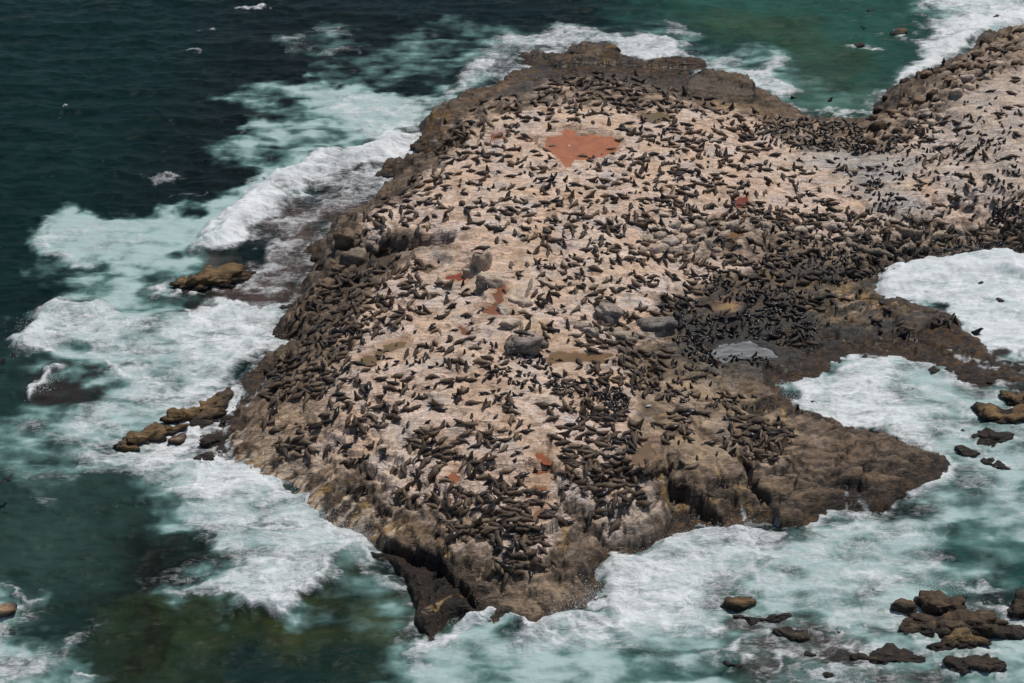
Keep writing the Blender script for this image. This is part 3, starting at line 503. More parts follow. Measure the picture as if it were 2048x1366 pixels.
# foam
FOAM = [
 ([(845,262),(852,300),(775,330),(645,352),(592,402),(540,462),(460,502),(402,520),(385,490),(440,440),(520,390),(560,345),(640,312),(760,300)], 1.0, 1.6),
 ([(500,380),(640,310),(760,295),(700,330),(600,380),(520,420)], .85, 2),
 ([(770,330),(830,320),(800,360),(740,400),(690,440),(640,480),(600,510),(620,560),(560,630),(520,640),(480,560),(500,520),(540,460),(600,400),(650,350)], .56, 2.5),
 (ell(590,420,50,16,12,-15), .22, 3), (ell(670,450,50,14,12,-35), .20, 2.5), (ell(560,540,50,16,12,-15), .25, 3), (ell(500,602,70,13,12,-5), .08, 2.5), (ell(600,580,22,26), .15, 2.5),
 ([(600,172),(700,190),(830,190),(900,190),(870,230),(820,255),(740,270),(680,250),(660,215)], .52, 4),
 ([(740,260),(830,240),(850,285),(760,300)], .8, 3),
 ([(470,258),(600,245),(640,262),(560,275)], .3, 3),
 ([(100,450),(200,440),(330,450),(300,520),(200,520),(110,500)], .38, 5), ([(80,450),(110,440),(130,500),(180,530),(110,515),(78,490)], .6, 2.5),
 ([(960,112),(1010,75),(1100,58),(1200,60),(1330,82),(1400,112),(1320,118),(1240,108),(1225,90),(1160,90),(1140,95),(1030,112),(1010,150),(930,182),(880,190),(920,150)], .72, 3),
 ([(1000,90),(1060,95),(1020,112),(980,115)], .3, 2), ([(1120,100),(1020,130),(990,165),(1080,140)], .6, 1.5), ([(1240,70),(1330,75),(1380,100),(1400,118),(1300,112)], .85, 2),
 ([(1340,45),(1380,60),(1385,75),(1360,70)], .55, 1.5),
 ([(1390,140),(1450,125),(1500,135),(1560,105),(1578,120),(1560,150),(1582,190),(1512,186),(1450,165)], .78, 2.5), (ell(1480,138,50,6), .4, 2),
 ([(1575,210),(1600,215),(1630,232),(1590,228)], .8, 1.2), ([(1640,228),(1740,222),(1740,234),(1640,238)], .6, .8),
 ([(1770,172),(1820,140),(1860,60),(1830,30),(1850,0),(1900,-60),(2200,-100),(2200,20),(2048,52),(1960,72),(1900,125),(1840,158)], .82, 3), ([(1800,160),(1900,80),(1950,50),(2048,20),(2060,50),(1960,76),(1900,124),(1840,160)], .98, 2),
 ([(1740,195),(1790,170),(1850,150),(1830,165),(1780,180)], .8, 1), ([(1715,95),(1770,100),(1760,108),(1720,106)], .7, 1), ([(1800,85),(1870,60),(1860,80),(1810,90)], .6, 1.5), (ell(1870,30,40,14), .3, 3),
 ([(1765,548),(1880,527),(1930,520),(1970,495),(2048,512),(2300,520),(2300,760),(2048,735),(1960,690),(1900,640),(1860,610),(1780,590),(1762,570)], .88, 1.5), (ell(1990,560,60,18), .75, 3), (ell(1980,620,70,16), .8, 4),
 ([(1555,765),(1640,758),(1690,715),(1760,712),(1850,740),(1980,785),(2000,850),(1930,930),(1895,918),(1800,900),(1720,858),(1650,840),(1600,815)], .84, 1.6),
 ([(1770,715),(1860,735),(1980,785),(2000,830),(1960,880),(1870,830),(1800,770)], .42, 3), (ell(1960,740,50,14,12,20), .3, 2), ([(1920,690),(2048,735),(2048,760),(1960,730)], .55, 2),
 ([(1880,790),(1960,830),(2010,900),(1960,940),(1900,880)], .3, 3), ([(1720,860),(1800,880),(1900,915),(1880,925),(1780,895)], .5, 1.5),
 ([(1900,930),(2048,800),(2300,800),(2300,1100),(2048,1060),(1960,1000),(1850,1000),(1740,1060),(1700,1050),(1800,1005)], .42, 5),
 ([(1190,1136),(1300,1128),(1340,1118),(1345,1080),(1420,1070),(1500,1042),(1560,1058),(1500,1100),(1450,1180),(1440,1250),(1300,1262),(1230,1230),(1180,1150)], .95, 1.6), (ell(1450,1120,60,22), .7, 3),
 ([(828,1312),(850,1280),(905,1243),(970,1226),(1060,1255),(1180,1228),(1225,1210),(1330,1240),(1230,1290),(1080,1290),(980,1265),(900,1290),(870,1330)], .92, 1.5),
 ([(1440,1110),(1600,1060),(1900,1000),(1850,1100),(1700,1180),(1640,1200),(1480,1200),(1300,1300),(1060,1320),(900,1310),(1300,1250)], .52, 5),
 ([(1740,1120),(1900,1080),(1880,1140),(1800,1180),(1850,1240),(1780,1280),(1650,1280),(1640,1200)], .6, 4), ([(1640,1190),(1740,1170),(1780,1260),(1660,1270)], .55, 3),
 (ell(1400,1130,180,40,14,-15), .78, 6), (ell(900,1330,60,16), .45, 2.5), ([(1350,1300),(1430,1280),(1440,1320),(1380,1320)], .4, 2),
 ([(1900,1150),(1960,1180),(2030,1260),(1960,1210),(1880,1170)], .55, 1.2), ([(2010,1260),(2048,1240),(2048,1300),(1960,1300)], .7, 1.5), ([(1840,1290),(1960,1290),(1950,1310),(1860,1310)], .8, 1), ([(1970,1265),(2020,1280),(2000,1290),(1960,1280)], .85, .8),
 ([(30,665),(60,640),(110,618),(190,600),(260,640),(330,615),(560,640),(572,690),(470,760),(350,850),(250,905),(120,905),(160,830),(240,770),(180,740),(90,720),(40,700)], .66, 3.5),
 ([(30,665),(60,640),(110,618),(200,600),(240,640),(150,650),(90,700),(40,690)], .75, 1.6), ([(400,600),(560,640),(572,680),(480,760),(350,830),(420,720),(350,660)], .82, 4), ([(330,600),(570,635),(560,650),(400,630)], .85, 1.2), (ell(165,690,45,18,12,-20), .12, 2), (ell(200,675,30,8), .5, 1.5), (ell(310,700,60,20), .5, 3), (ell(380,745,50,14), .45, 3), (ell(130,785,62,28), .05, 2.5),
 ([(68,788),(95,755),(112,748),(116,762),(90,790),(72,794)], .95, .8), (ell(260,840,120,24), .7, 5), ([(200,800),(280,790),(300,850),(220,860)], .45, 3), (ell(120,870,110,30), .38, 6),
 ([(270,880),(330,850),(400,815),(470,780),(470,850),(430,925),(540,965),(600,985),(650,1040),(738,1078),(735,1130),(645,1185),(560,1228),(470,1222),(380,1190),(364,1176),(430,1150),(455,1120),(400,1060),(370,1010),(300,960),(170,925),(200,910)], .74, 2.2),
 ([(300,900),(345,850),(400,815),(470,780),(470,850),(440,925),(540,965),(600,985),(650,1040),(735,1080),(735,1130),(700,1120),(640,1060),(580,1020),(480,985),(380,960),(280,930)], .93, 2), ([(500,1200),(640,1170),(735,1120),(645,1190),(560,1230),(440,1215)], .9, 1.5), (ell(520,1075,42,22), .40, 3), (ell(545,1012,70,14,12,12), .5, 2.5), (ell(420,1015,50,16), .48, 3), (ell(600,1050,25,30), .6, 2),
 ([(735,1125),(790,1150),(810,1160),(800,1180),(740,1160)], .6, 1.5), ([(810,1230),(830,1260),(845,1290),(810,1290),(800,1260)], .5, 1.2),
 ([(-300,1160),(0,1168),(60,1180),(95,1205),(105,1235),(80,1222),(50,1196),(0,1185),(-300,1185)], .65, .8), ([(-300,1240),(0,1240),(50,1215),(60,1240),(30,1280),(110,1290),(170,1280),(120,1320),(60,1366),(-300,1500)], .62, 2.5), ([(150,1345),(215,1325),(205,1345),(150,1366)], .7, 1), ([(180,1240),(220,1250),(180,1300),(150,1280)], .28, 2),
 ([(230,1150),(300,1130),(420,1110),(440,1130),(280,1180)], .30, 2), (ell(110,950,140,10), .35, 3), (ell(100,988,40,4), .45, 1.5), (ell(290,960,70,16), .45, 3),
 ([(555,80),(610,72),(615,88),(570,96)], .52, 3), ([(640,58),(690,55),(695,72),(650,70)], .50, 2.5), ([(635,95),(700,90),(720,105),(660,110)], .42, 3), ([(478,22),(535,2),(536,10),(485,30)], .75, .6), ([(405,60),(425,52),(425,58),(408,65)], .6, .7), ([(345,105),(390,105),(375,112)], .5, 1), ([(300,362),(338,348),(338,364),(320,360),(302,368)], .62, 1), ([(320,398),(400,385),(430,380),(360,402)], .42, 1.5), ([(480,365),(520,350),(535,362),(510,375)], .5, 1.5), (ell(137,219,6,1.6), .7, .4), (ell(640,170,80,6), .25, 3),
]
FOAM += [([(1450,1195),(1560,1185),(1650,1230),(1700,1290),(1900,1310),(1900,1400),(1450,1400),(1470,1290)], .36, 4), (ell(1470,1290,40,8,12,-30), .75, 1.5), (ell(1560,1300,60,6), .6, 1.5), (ell(1640,1300,70,7,12,-12), .6, 1.5), ([(1780,725),(1880,745),(1990,800),(1990,860),(1930,920),(1850,840)], .40, 3), (ell(1880,800,60,5,12,25), .75, 1.2), (ell(1900,850,50,5,12,30), .7, 1.2), (ell(428,880,40,8,12,-45), .25, 1.5), (ell(400,905,30,6,12,-35), .3, 1.2), (ell(440,815,20,8,12,-40), .3, 1.2), ([(430,925),(500,955),(560,975),(560,960),(500,935)], .9, 1)]
foam = np.zeros(XW.shape); rdist = np.full(XW.shape, 9.)
for (x_, y_, wd_, h_, rt_, ro_, tn_, lb_) in SEA:
    p_ = flat([(x_, y_)])[0]; hw = wd_*1.2*math.hypot(math.hypot(*p_), H)/FP/2; ca, sa = math.cos(math.radians(ro_)), math.sin(math.radians(ro_))
    ux = (XW-p_[0])*ca+(YW-p_[1])*sa; uy = (-(XW-p_[0])*sa+(YW-p_[1])*ca)/rt_; rdist = np.minimum(rdist, np.maximum(np.hypot(ux, uy)-hw, 0)*(.5+.5*rt_)+.0)
for pts, v, f in FOAM: m = wreg(pts, f, 1.0); foam = foam*(1-m)+v*m
foam = np.maximum(foam, .16*milk)
# the swash line round all rock
dcw = sample(DC, U, YR, XW, YW); swash = np.exp(-np.maximum(-dcw-.1, 0)/1.1)*sst(-.35, .35, a5+.4*a1+.25)
foam = np.maximum(foam, .78*swash*sst(.05, .45, foam+.3*milk)); foam = np.maximum(foam, .45*swash)
rsw = np.exp(-rdist/.9)*sst(-.35, .3, a1+.6*a5+.1); foam = np.maximum(foam, .62*rsw)
# swirling, stretched structure
sx = XW+3*a5+1.2*a1; sy = YW+2.2*b5+.8*b1
fr = fbm(sx/3.0, sy/1.7, 6, 131, .6); ri = ridge(sx/2.4, sy/1.3, 5, 141)-.62
mid = foam*(1.12-foam)*3.6
foam2 = np.clip(foam + mid*(.30*fr+.26*ri), 0, 1.1)
wcol = L3(deep*cc(.9,.72,.66), cc(.155,.285,.262), sst(.05, .8, milk)*.8); wcol = L3(wcol, cc(.41,.53,.515), sst(.5, 1.0, milk)*.9)
sw = fbm(XW/9, YW/2.2+.5*a5, 4, 151); chop = fbm(XW/2.2, YW/.9, 5, 152)
ZW_ = .34*sw + .12*chop + foam2*.20*(ridge(sx/2.6, sy/1.6, 4, 161)-.35) + .25*foam
crest = wreg([(845,275),(770,312),(645,335),(580,390),(520,440),(400,505),(395,490),(470,430),(560,350),(640,318),(760,300)], 2.4, .5); ZW_ = ZW_ + 1.0*crest
crest = wreg([(850,1270),(905,1243),(970,1228),(1060,1262),(1180,1235),(1230,1215),(1225,1228),(1060,1285),(970,1250),(905,1262)], 1.6, .5); ZW_ = ZW_ + .7*crest
for pts, hh in (([(560,1225),(645,1185),(735,1130),(730,1100),(600,1180),(450,1200),(460,1218)], .6), ([(30,665),(110,618),(190,600),(195,620),(110,640),(50,690)], .7), ([(1190,1140),(1345,1085),(1500,1045),(1480,1090),(1345,1130),(1220,1170)], .6), ([(1780,550),(1970,500),(2048,515),(2048,550),(1900,560),(1780,580)], .6), ([(1860,120),(1960,80),(2048,50),(2048,30),(1940,60)], .6)):
    ZW_ = ZW_ + hh*wreg(pts, 2.5, .6)
ZW_ = np.where(dcw > 0, ZW_*np.exp(-dcw/1.5)-.25*sst(0, 3, dcw), ZW_)
me = grid_mesh('sea', XW, YW, ZW_, wcol, {'foam': foam2, 'milk': milk}, mask=dcw < 5)
m, t, p = mat('sea_water'); n = NB(t); pos = n('NewGeometry').outputs['Position']
fo = n('Attribute', attribute_name='foam').outputs['Fac']; mk = n('Attribute', attribute_name='milk').outputs['Fac']; col_ = n('Attribute', attribute_name='Col').outputs['Color']
q = n('Mapping', {'Vector': pos, 'Rotation': (0, 0, math.radians(8)), 'Scale': (.42, 1.25, .8)}).outputs[0]
w1 = n('TexNoise', {'Vector': q, 'Scale': .5, 'Detail': 3.0}); off = n('VectorMath', {0: w1.outputs[1], 1: (.5, .5, .5)}, operation='SUBTRACT').outputs[0]
q2 = n('VectorMath', {0: q, 1: n('VectorMath', {0: off, 'Scale': 3.0}, operation='SCALE').outputs[0]}, operation='ADD').outputs[0]
e1 = noise(n, q2, 1.7, 9, .68, .5); e2 = noise(n, q2, .8, 8, .62, 1.5); e3 = noise(n, pos, 9.0, 4, .7)
lace = n.math('SUBTRACT', 1.0, n.math('MULTIPLY', n.math('ABSOLUTE', n.math('SUBTRACT', e2, .5)), 9.0), clamp=True)
e0 = noise(n, q2, 3.3, 7, .7, .8)
lace2 = n.math('SUBTRACT', 1.0, n.math('MULTIPLY', n.math('ABSOLUTE', n.math('SUBTRACT', e0, .5)), 8.0), clamp=True)
fi = n.math('ADD', fo, n.math('MULTIPLY', n.math('SUBTRACT', e1, .5), .80))
fi = n.math('ADD', fi, n.math('MULTIPLY', n.math('SUBTRACT', n.math('MULTIPLY', n.math('ADD', lace, lace2), .5), .35), .38))
fi = n.math('ADD', fi, n.math('MULTIPLY', n.math('SUBTRACT', e3, .5), .30))
thick = n.ramp(fi, .22, 1.12); thick = n.math('MULTIPLY', n.math('POWER', thick, 1.15), n.ramp(fo, .03, .22)); thick = n.math('MULTIPLY', thick, n.ramp(e2, .3, .62, .70, 1.0))
c = n.mix(thick, col_, (.80,.815,.82,1))
t.links.new(c, p.inputs['Base Color'])
t.links.new(n.math('ADD', n.math('MULTIPLY', thick, .6), n.math('ADD', .16, n.math('MULTIPLY', mk, .2))), p.inputs['Roughness'])
p.inputs['IOR'].default_value = 1.33
t.links.new(n.math('SUBTRACT', .10, n.math('MULTIPLY', thick, .05)), p.inputs['Specular IOR Level'])
r1_ = noise(n, n('Mapping', {'Vector': pos, 'Rotation': (0, 0, math.radians(-12)), 'Scale': (.5, 1.6, 1)}).outputs[0], 1.1, 9, .62, .3)
hh = n.math('ADD', n.math('MULTIPLY', r1_, .55), n.math('MULTIPLY', thick, n.math('ADD', .10, n.math('MULTIPLY', n.math('ADD', e1, n.math('MULTIPLY', e3, .35)), .42))))
t.links.new(n('Bump', {'Height': hh, 'Strength': .55, 'Distance': .6}).outputs[0], p.inputs['Normal'])
M_SEA = m
link('sea', me, M_SEA, kind='structure')
# the open sea beyond, down to the horizon, and the sea bed far out
def ring_sheet(name, z, colr, mt, attrs):
    # a frame of quads around the detailed fan
    co = []; fa = []
    ys = [YR2[0], YR2[-1]]; rows = [(-400., None), (YR2[0], 1), (YR2[-1], 1), (6000., None)]
    inner = [(-.62*ys[0], ys[0]), (.62*ys[0], ys[0]), (.62*ys[1], ys[1]), (-.62*ys[1], ys[1])]
    outer = [(-6000, -400), (6000, -400), (6000, 7000), (-6000, 7000)]
    co = np.array([(x, y, z) for x, y in inner+outer]); q = np.array([(4, 5, 1, 0), (5, 6, 2, 1), (6, 7, 3, 2), (7, 4, 0, 3)])
    me = bpy.data.meshes.new(name); raw_mesh(me, co, q, np.broadcast_to(np.array(colr), (8, 3)), {k: np.full(8, v) for k, v in attrs.items()}); return link(name, me, mt, kind='structure')
ring_sheet('open_sea', -.12, (.006,.026,.027), M_SEA, {'foam': 0., 'milk': 0.})
# ------------------------------------------------------------------ boulders and sea rocks
import bmesh
_ico = {}
def ico(n):
    if n not in _ico:
        b = bmesh.new(); bmesh.ops.create_icosphere(b, subdivisions=n, radius=1); b.verts.ensure_lookup_table()
        _ico[n] = (np.array([v.co[:] for v in b.verts]), np.array([[v.index for v in f.verts] for f in b.faces])); b.free()
    return _ico[n]
ROCKS = []
def rock(px, py, wpx, hm, ratio=.7, rot=0, tone=PALE, seed=0, cat='boulder', label=None, group=None, sub=4, lay=0.0, sink=.3, strat=0.0, wetz=None, name=None, sea=False):
    r = np.random.RandomState(seed+11)
    P = flat([(px, py)])[0] if sea else march([(px, py)])[0]
    x, y = P[0], P[1]; dist = math.hypot(math.hypot(x, y), H); a = wpx*dist/FP/2; b = a*ratio
    z0 = 0 if sea else float(ground(x, y))
    V, F = ico(sub); hm *= .92 if sea else .66
    if sea: wpx *= 1.28; py = py+wpx*.02
    n = 15; nr = r.normal(size=(n, 3)); nr[:, 2] *= .55; nr /= np.linalg.norm(nr, axis=1)[:, None]; dd = r.uniform(.66, .95, n)
    nr = np.vstack([nr, [[.12*r.normal(), .12*r.normal(), 1]]]); nr[-1] /= np.linalg.norm(nr[-1]); dd = np.append(dd, .62)
    dot = np.maximum(V@nr.T, 1e-3); rad = 1/((1/np.maximum(dd/dot, .2))**22).sum(1)**(1/22); rad = np.minimum(rad, 1.25)
    C = V*rad[:, None]; L = r.uniform(0, 90)
    C = C*np.array([a, b, hm/.62*1.0]); C[:, 2] -= 0
    d = fbm(C[:, 0]*1.1+L, C[:, 1]*1.1+C[:, 2]*1.3, 5, 7)*.15*min(a, 2.2)+fbm(C[:, 0]*.45+L, C[:, 1]*.45+C[:, 2], 3, 8)*.22*min(a, 3.5)*(.4 if not sea else 1)
    d = d + .11*min(a, 1.6)*(ridge(C[:, 0]*1.3+L, C[:, 1]*1.3+C[:, 2]*1.8, 4, 15)-.6)
    C = C + V*d[:, None]
    per = .42 if sea else .55; tx, ty = r.normal(size=2)*.16; qq = (C[:, 2]+C[:, 0]*tx+C[:, 1]*ty)/per+.45*fbm(C[:, 0]*.7+L, C[:, 1]*.7, 3, 9)
    fr_ = qq-np.floor(qq); C[:, :2] *= (1+(.17 if sea else .06)*(sst(0, .8, fr_)*sst(1, .9, fr_)-.5))[:, None]; C[:, 2] += per*.55*(np.floor(qq)+sst(.5, 1, fr_)-qq)
    if lay: C[:, 2] += C[:, 0]*lay
    zt = C[:, 2].copy(); C[:, 2] = C[:, 2]*(1) ; z0 = z0-(hm*sink)
    t = math.radians(rot); R = np.array([[math.cos(t), -math.sin(t), 0], [math.sin(t), math.cos(t), 0], [0, 0, 1]]); C = C@R.T
    me = bpy.data.meshes.new('m')
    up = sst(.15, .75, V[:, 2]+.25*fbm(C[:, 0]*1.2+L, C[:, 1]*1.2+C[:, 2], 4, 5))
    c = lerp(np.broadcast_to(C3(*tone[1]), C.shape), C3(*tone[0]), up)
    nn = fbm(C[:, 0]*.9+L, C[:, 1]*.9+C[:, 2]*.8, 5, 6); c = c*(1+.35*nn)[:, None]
    wt = np.zeros(len(C))
    if sea or wetz:
        zz = C[:, 2]+z0; wz = .5 if wetz is None else wetz; k = sst(wz*1.5, wz*.5, zz+.35*nn); c = lerp(c, C3(.028,.022,.018)*1.2, k); c = lerp(c, C3(.11,.07,.022), sst(.2, .5, nn)*k*.6)
        wt = .35+.6*k
    raw_mesh(me, C, F, c, {'wet': wt})
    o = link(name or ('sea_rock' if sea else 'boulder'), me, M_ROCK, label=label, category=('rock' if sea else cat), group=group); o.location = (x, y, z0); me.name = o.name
    ROCKS.append((px, py, o, tone, z0+hm*1.0, ratio)); return o
rock(963,534,56,2.7,.8,-4,GREY,1,label='tall square boulder with a grey front and tan top beside the thin red pool',sink=.2)
rock(974,566,60,1.7,.8,10,PALE,5,label='squat pale boulder just in front of the tall square one, dark hollow under it',sink=.25)
rock(939,542,22,.7,.9,0,((.55,.48,.40),(.4,.35,.3)),7,label='small rounded whitish stone at the end of the thin red pool')
rock(1040,606,62,1.3,.55,-22,GREY,9,label='low grey sided slab right of the crooked red brown pool')
rock(1008,626,40,.9,.8,0,((.55,.46,.38),(.35,.30,.25)),4,label='smooth pale hump of rock at the near end of the crooked pool')
rock(1022,648,50,1.0,.7,15,GREY,14,label='cracked grey rock between the pale hump and the big block boulder')
rock(1046,697,74,2.2,.75,4,((.40,.32,.26),(.27,.23,.19)),21,label='big block boulder with a seal lying on top, left end of the long brown pool',sink=.15)
rock(1080,696,30,1.6,.8,30,((.2,.17,.14),(.1,.09,.08)),22,label='dark upright rock leaning on the right side of the block boulder')
rock(1212,634,78,1.5,.42,-38,((.40,.33,.28),(.2,.18,.17)),17,label='long tilted slab with a smooth pale face above the sleeping row',sink=.05)
rock(1187,668,40,1.2,.5,-60,PALE,18,label='narrow tan slab standing in front of the long tilted slab')
rock(1238,668,90,.9,.4,-18,((.45,.36,.28),(.24,.21,.18)),19,label='long pale ledge stone under the row of sleeping seals')
rock(1266,676,24,1.0,.9,5,((.55,.49,.43),(.35,.31,.28)),23,label='small whitish cube of rock at the edge of the wet slate')
rock(1304,654,84,1.5,.5,10,((.26,.23,.20),(.13,.13,.135)),24,label='long rounded grey boulder lying at the edge of the wet slate')
rock(1165,655,38,.9,.7,0,PALE,26,label='pale stone left of the tilted slab')
rock(712,521,54,2.0,.9,0,((.27,.21,.16),(.13,.11,.09)),31,label='rounded brown boulder on the left rim under the low cliff')
rock(742,497,50,1.6,.8,20,((.30,.24,.19),(.10,.085,.07)),32,label='flat topped boulder right above the rounded brown one')
rock(690,486,48,1.5,.8,-20,BRN,33,label='angular brown boulder on the left rim nearest the surf')
rock(676,540,36,1.1,.8,-10,BRN,34,label='low brown rock below the rounded brown boulder')
rock(1815,468,64,1.3,.45,-12,((.42,.31,.23),(.14,.12,.10)),35,label='long pale boulder with a dark underside in front of the grey gravel')
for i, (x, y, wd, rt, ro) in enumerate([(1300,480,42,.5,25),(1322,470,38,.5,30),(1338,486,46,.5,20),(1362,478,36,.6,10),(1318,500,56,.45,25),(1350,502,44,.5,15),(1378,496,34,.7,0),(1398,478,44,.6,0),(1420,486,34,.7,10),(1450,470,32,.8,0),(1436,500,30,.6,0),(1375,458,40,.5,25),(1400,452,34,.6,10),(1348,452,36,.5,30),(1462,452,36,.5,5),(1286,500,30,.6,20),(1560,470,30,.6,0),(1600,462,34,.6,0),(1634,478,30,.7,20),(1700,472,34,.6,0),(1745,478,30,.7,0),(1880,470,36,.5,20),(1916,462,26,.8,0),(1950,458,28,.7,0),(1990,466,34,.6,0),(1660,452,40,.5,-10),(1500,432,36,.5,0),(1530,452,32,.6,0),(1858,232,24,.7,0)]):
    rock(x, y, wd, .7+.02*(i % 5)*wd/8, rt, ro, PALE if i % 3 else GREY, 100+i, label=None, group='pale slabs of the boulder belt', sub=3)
BR = [(1755,258,54,.5,-12,WETB,'flat brown boulder at the inner corner of the bay'),(1812,166,40,.6,15,DARK,'black wet boulder at the foot of the beach in the surf'),(1826,245,36,.6,10,PALE,'palest rounded boulder of the bay shore'),(1676,234,42,.5,-5,OCH,'lone weedy rock awash in the middle of the bay'),(1845,152,44,.7,0,BRN,'big brown boulder behind the black wet one'),(1880,146,36,.7,20,BRN,None),(1790,228,40,.5,-10,BRN,None),(1760,222,36,.5,0,WETB,None),(1806,212,34,.6,10,BRN,None),(1838,206,38,.6,0,BRN,None),(1864,190,34,.7,20,WETB,None),(1850,226,30,.6,0,PALE,None),(1795,262,30,.6,0,BRN,None),(1862,248,34,.5,-20,PALE,None),(1880,212,34,.6,10,PALE,None),(1910,186,32,.7,0,PALE,None),(1900,164,36,.6,-10,BRN,None),(1930,158,34,.6,10,PALE,None),(1926,134,40,.6,0,BRN,None),(1955,112,40,.7,0,WETB,None),(1972,86,32,.7,0,WETB,None),(2018,78,42,.7,0,BRN,None),(2042,66,38,.8,0,DARK,None),(1990,104,44,.5,10,BRN,None),(2028,104,40,.6,0,BRN,None),(1962,138,36,.6,0,BRN,None),(1996,130,34,.6,20,PALE,None),(2034,128,34,.6,0,BRN,None),(1772,196,26,.5,20,WETB,None),(1880,232,24,.6,0,PALE,None),(1840,262,28,.5,0,BRN,None),(1815,278,30,.5,10,BRN,None),(1775,278,34,.5,0,BRN,None),(1745,240,30,.5,0,WETB,None),(1905,140,30,.6,0,WETB,None),(1745,285,30,.5,0,BRN,None),(1800,300,26,.6,0,PALE,None),(1940,176,30,.6,0,PALE,None),(1975,156,28,.6,0,PALE,None),(1785,306,24,.6,0,PALE,None)]
for i, (x, y, wd, rt, ro, tn, lb) in enumerate(BR):
    rock(x, y, wd*.82, wd*.028, rt, ro, tn, 200+i, label=lb, group=None if lb else 'boulders on the bay shore', sub=3, sink=.25)
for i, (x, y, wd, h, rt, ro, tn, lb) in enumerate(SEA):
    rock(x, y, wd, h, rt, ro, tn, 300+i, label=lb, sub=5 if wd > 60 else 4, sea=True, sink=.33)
# driftwood and poles
def sweep(path, rad, seg=8, flat_=None, up=(0, 0, 1)):
    path = np.array(path, float); n = len(path); T = np.gradient(path, axis=0); T /= np.linalg.norm(T, axis=1)[:, None]+1e-9
    upv = np.array(up, float); S = np.cross(np.broadcast_to(upv, T.shape), T); S /= np.linalg.norm(S, axis=1)[:, None]+1e-9; Q = np.cross(T, S)
    a = np.arange(seg)*2*math.pi/seg; rad = np.array(rad, float); rw, rh = (rad[:, 0], rad[:, 1]) if rad.ndim == 2 else (rad, rad)
    V = path[:, None]+S[:, None]*(np.cos(a)[None, :, None]*rw[:, None, None])+Q[:, None]*(np.sin(a)[None, :, None]*rh[:, None, None])
    i = np.arange(n*seg).reshape(n, seg); q = np.stack([i[:-1], np.roll(i[:-1], -1, 1), np.roll(i[1:], -1, 1), i[1:]], -1).reshape(-1, 4)
    return V.reshape(-1, 3), q
mw, t, p = mat('driftwood'); n = NB(t); pos = n('NewGeometry').outputs['Position']
t.links.new(n.mix(n.ramp(noise(n, pos, 6, 5), .3, .7), (.11,.085,.06,1), (.27,.22,.17,1)), p.inputs['Base Color']); p.inputs['Roughness'].default_value = .9
def log(pts, r, label, name='driftwood_log'):
    P = march(pts); k = len(P)*4; tt = np.linspace(0, len(P)-1, k); C = np.stack([np.interp(tt, range(len(P)), P[:, j]) for j in range(3)], 1)
    C[:, 2] = np.maximum(C[:, 2], ground(C[:, 0], C[:, 1]))+r*.5; C[:, 0] += .12*fbm(tt, tt*0+3, 3, 3)
    rr = r*(1+.2*np.sin(tt*2.3))*np.minimum(1, np.minimum(tt+.15, len(P)-1-tt+.15)*2.5); v, q = sweep(C, rr)
    me = bpy.data.meshes.new(name); raw_mesh(me, v, q); link(name, me, mw, label=label, category='log')
log([(1694,478),(1698,492),(1716,498),(1736,505),(1770,508),(1792,518),(1806,530)], .24, 'long bent grey log stranded above the surge at the right')
log([(1064,558),(1058,580),(1050,600),(1046,616)], .13, 'straight pole lying on the slabs right of the crooked pool')
log([(1045,645),(1042,664),(1038,674)], .10, 'short pole sloping down behind the big block boulder')

# --- spray thrown up where the surf breaks
rsp = np.random.RandomState(5); oc = np.array([(1,0,0),(0,1,0),(-1,0,0),(0,-1,0),(0,0,1),(0,0,-1)], float); of = np.array([(0,1,4),(1,2,4),(2,3,4),(3,0,4),(1,0,5),(2,1,5),(3,2,5),(0,3,5)])
SPR = [([(1085,1240),(1130,1222),(1180,1205),(1215,1212)], 2200, 1.5), ([(900,1245),(960,1228),(1010,1238)], 500, .6), ([(1200,1140),(1290,1128),(1345,1090),(1420,1070),(1530,1046)], 1500, .7), ([(1880,525),(1930,515),(1975,500),(2048,510)], 1800, 1.3), ([(1780,545),(1860,528)], 500, .6), ([(1840,155),(1900,118),(1955,80),(2040,50)], 1800, 1.3),
 ([(830,262),(850,290),(838,305)], 900, 1.1), ([(600,985),(660,1045),(725,1070),(738,1105)], 1600, 1.2), ([(40,665),(110,622),(190,603)], 900, .7), ([(400,500),(500,450),(600,385),(700,328),(800,300)], 1300, .6), ([(960,130),(1020,105),(1060,100)], 500, .9), ([(1470,180),(1560,110)], 400, .5), ([(1560,768),(1600,812)], 400, .4), ([(850,1285),(830,1308)], 400, .5), ([(430,925),(540,960)], 700, .5), ([(1240,95),(1320,118),(1400,112)], 400, .6), ([(70,790),(110,755)], 250, .4), ([(1800,1180),(1900,1165),(2000,1240)], 500, .5)]
vs = []; fs = []; off = 0
for pts, cnt, hh in SPR:
    cnt = int(cnt*2.2); hh *= .75
    P = flat(pts); k = rsp.rand(cnt)*(len(P)-1); i0 = k.astype(int); f_ = (k-i0)[:, None]; Q = P[i0]*(1-f_)+P[i0+1]*f_
    Q = Q+rsp.normal(size=(cnt, 2))*np.array([.75, .75])*(.5+.5*hh); z = np.abs(rsp.normal(size=cnt))**1.3*hh*.55*(.4+.6*(fbm(Q[:, 0]/1.2, Q[:, 1]/1.2, 3, 19) > 0))+.05
    rr = .010+.026*rsp.rand(cnt)**3
    v = oc[None]*rr[:, None, None]+np.concatenate([Q, z[:, None]], 1)[:, None]; vs.append(v.reshape(-1, 3)); fs.append((of[None]+6*np.arange(cnt)[:, None, None]).reshape(-1, 3)+off); off += 6*cnt
m, t, p = mat('spray'); p.inputs['Base Color'].default_value = (.8,.82,.83,1); p.inputs['Roughness'].default_value = .8
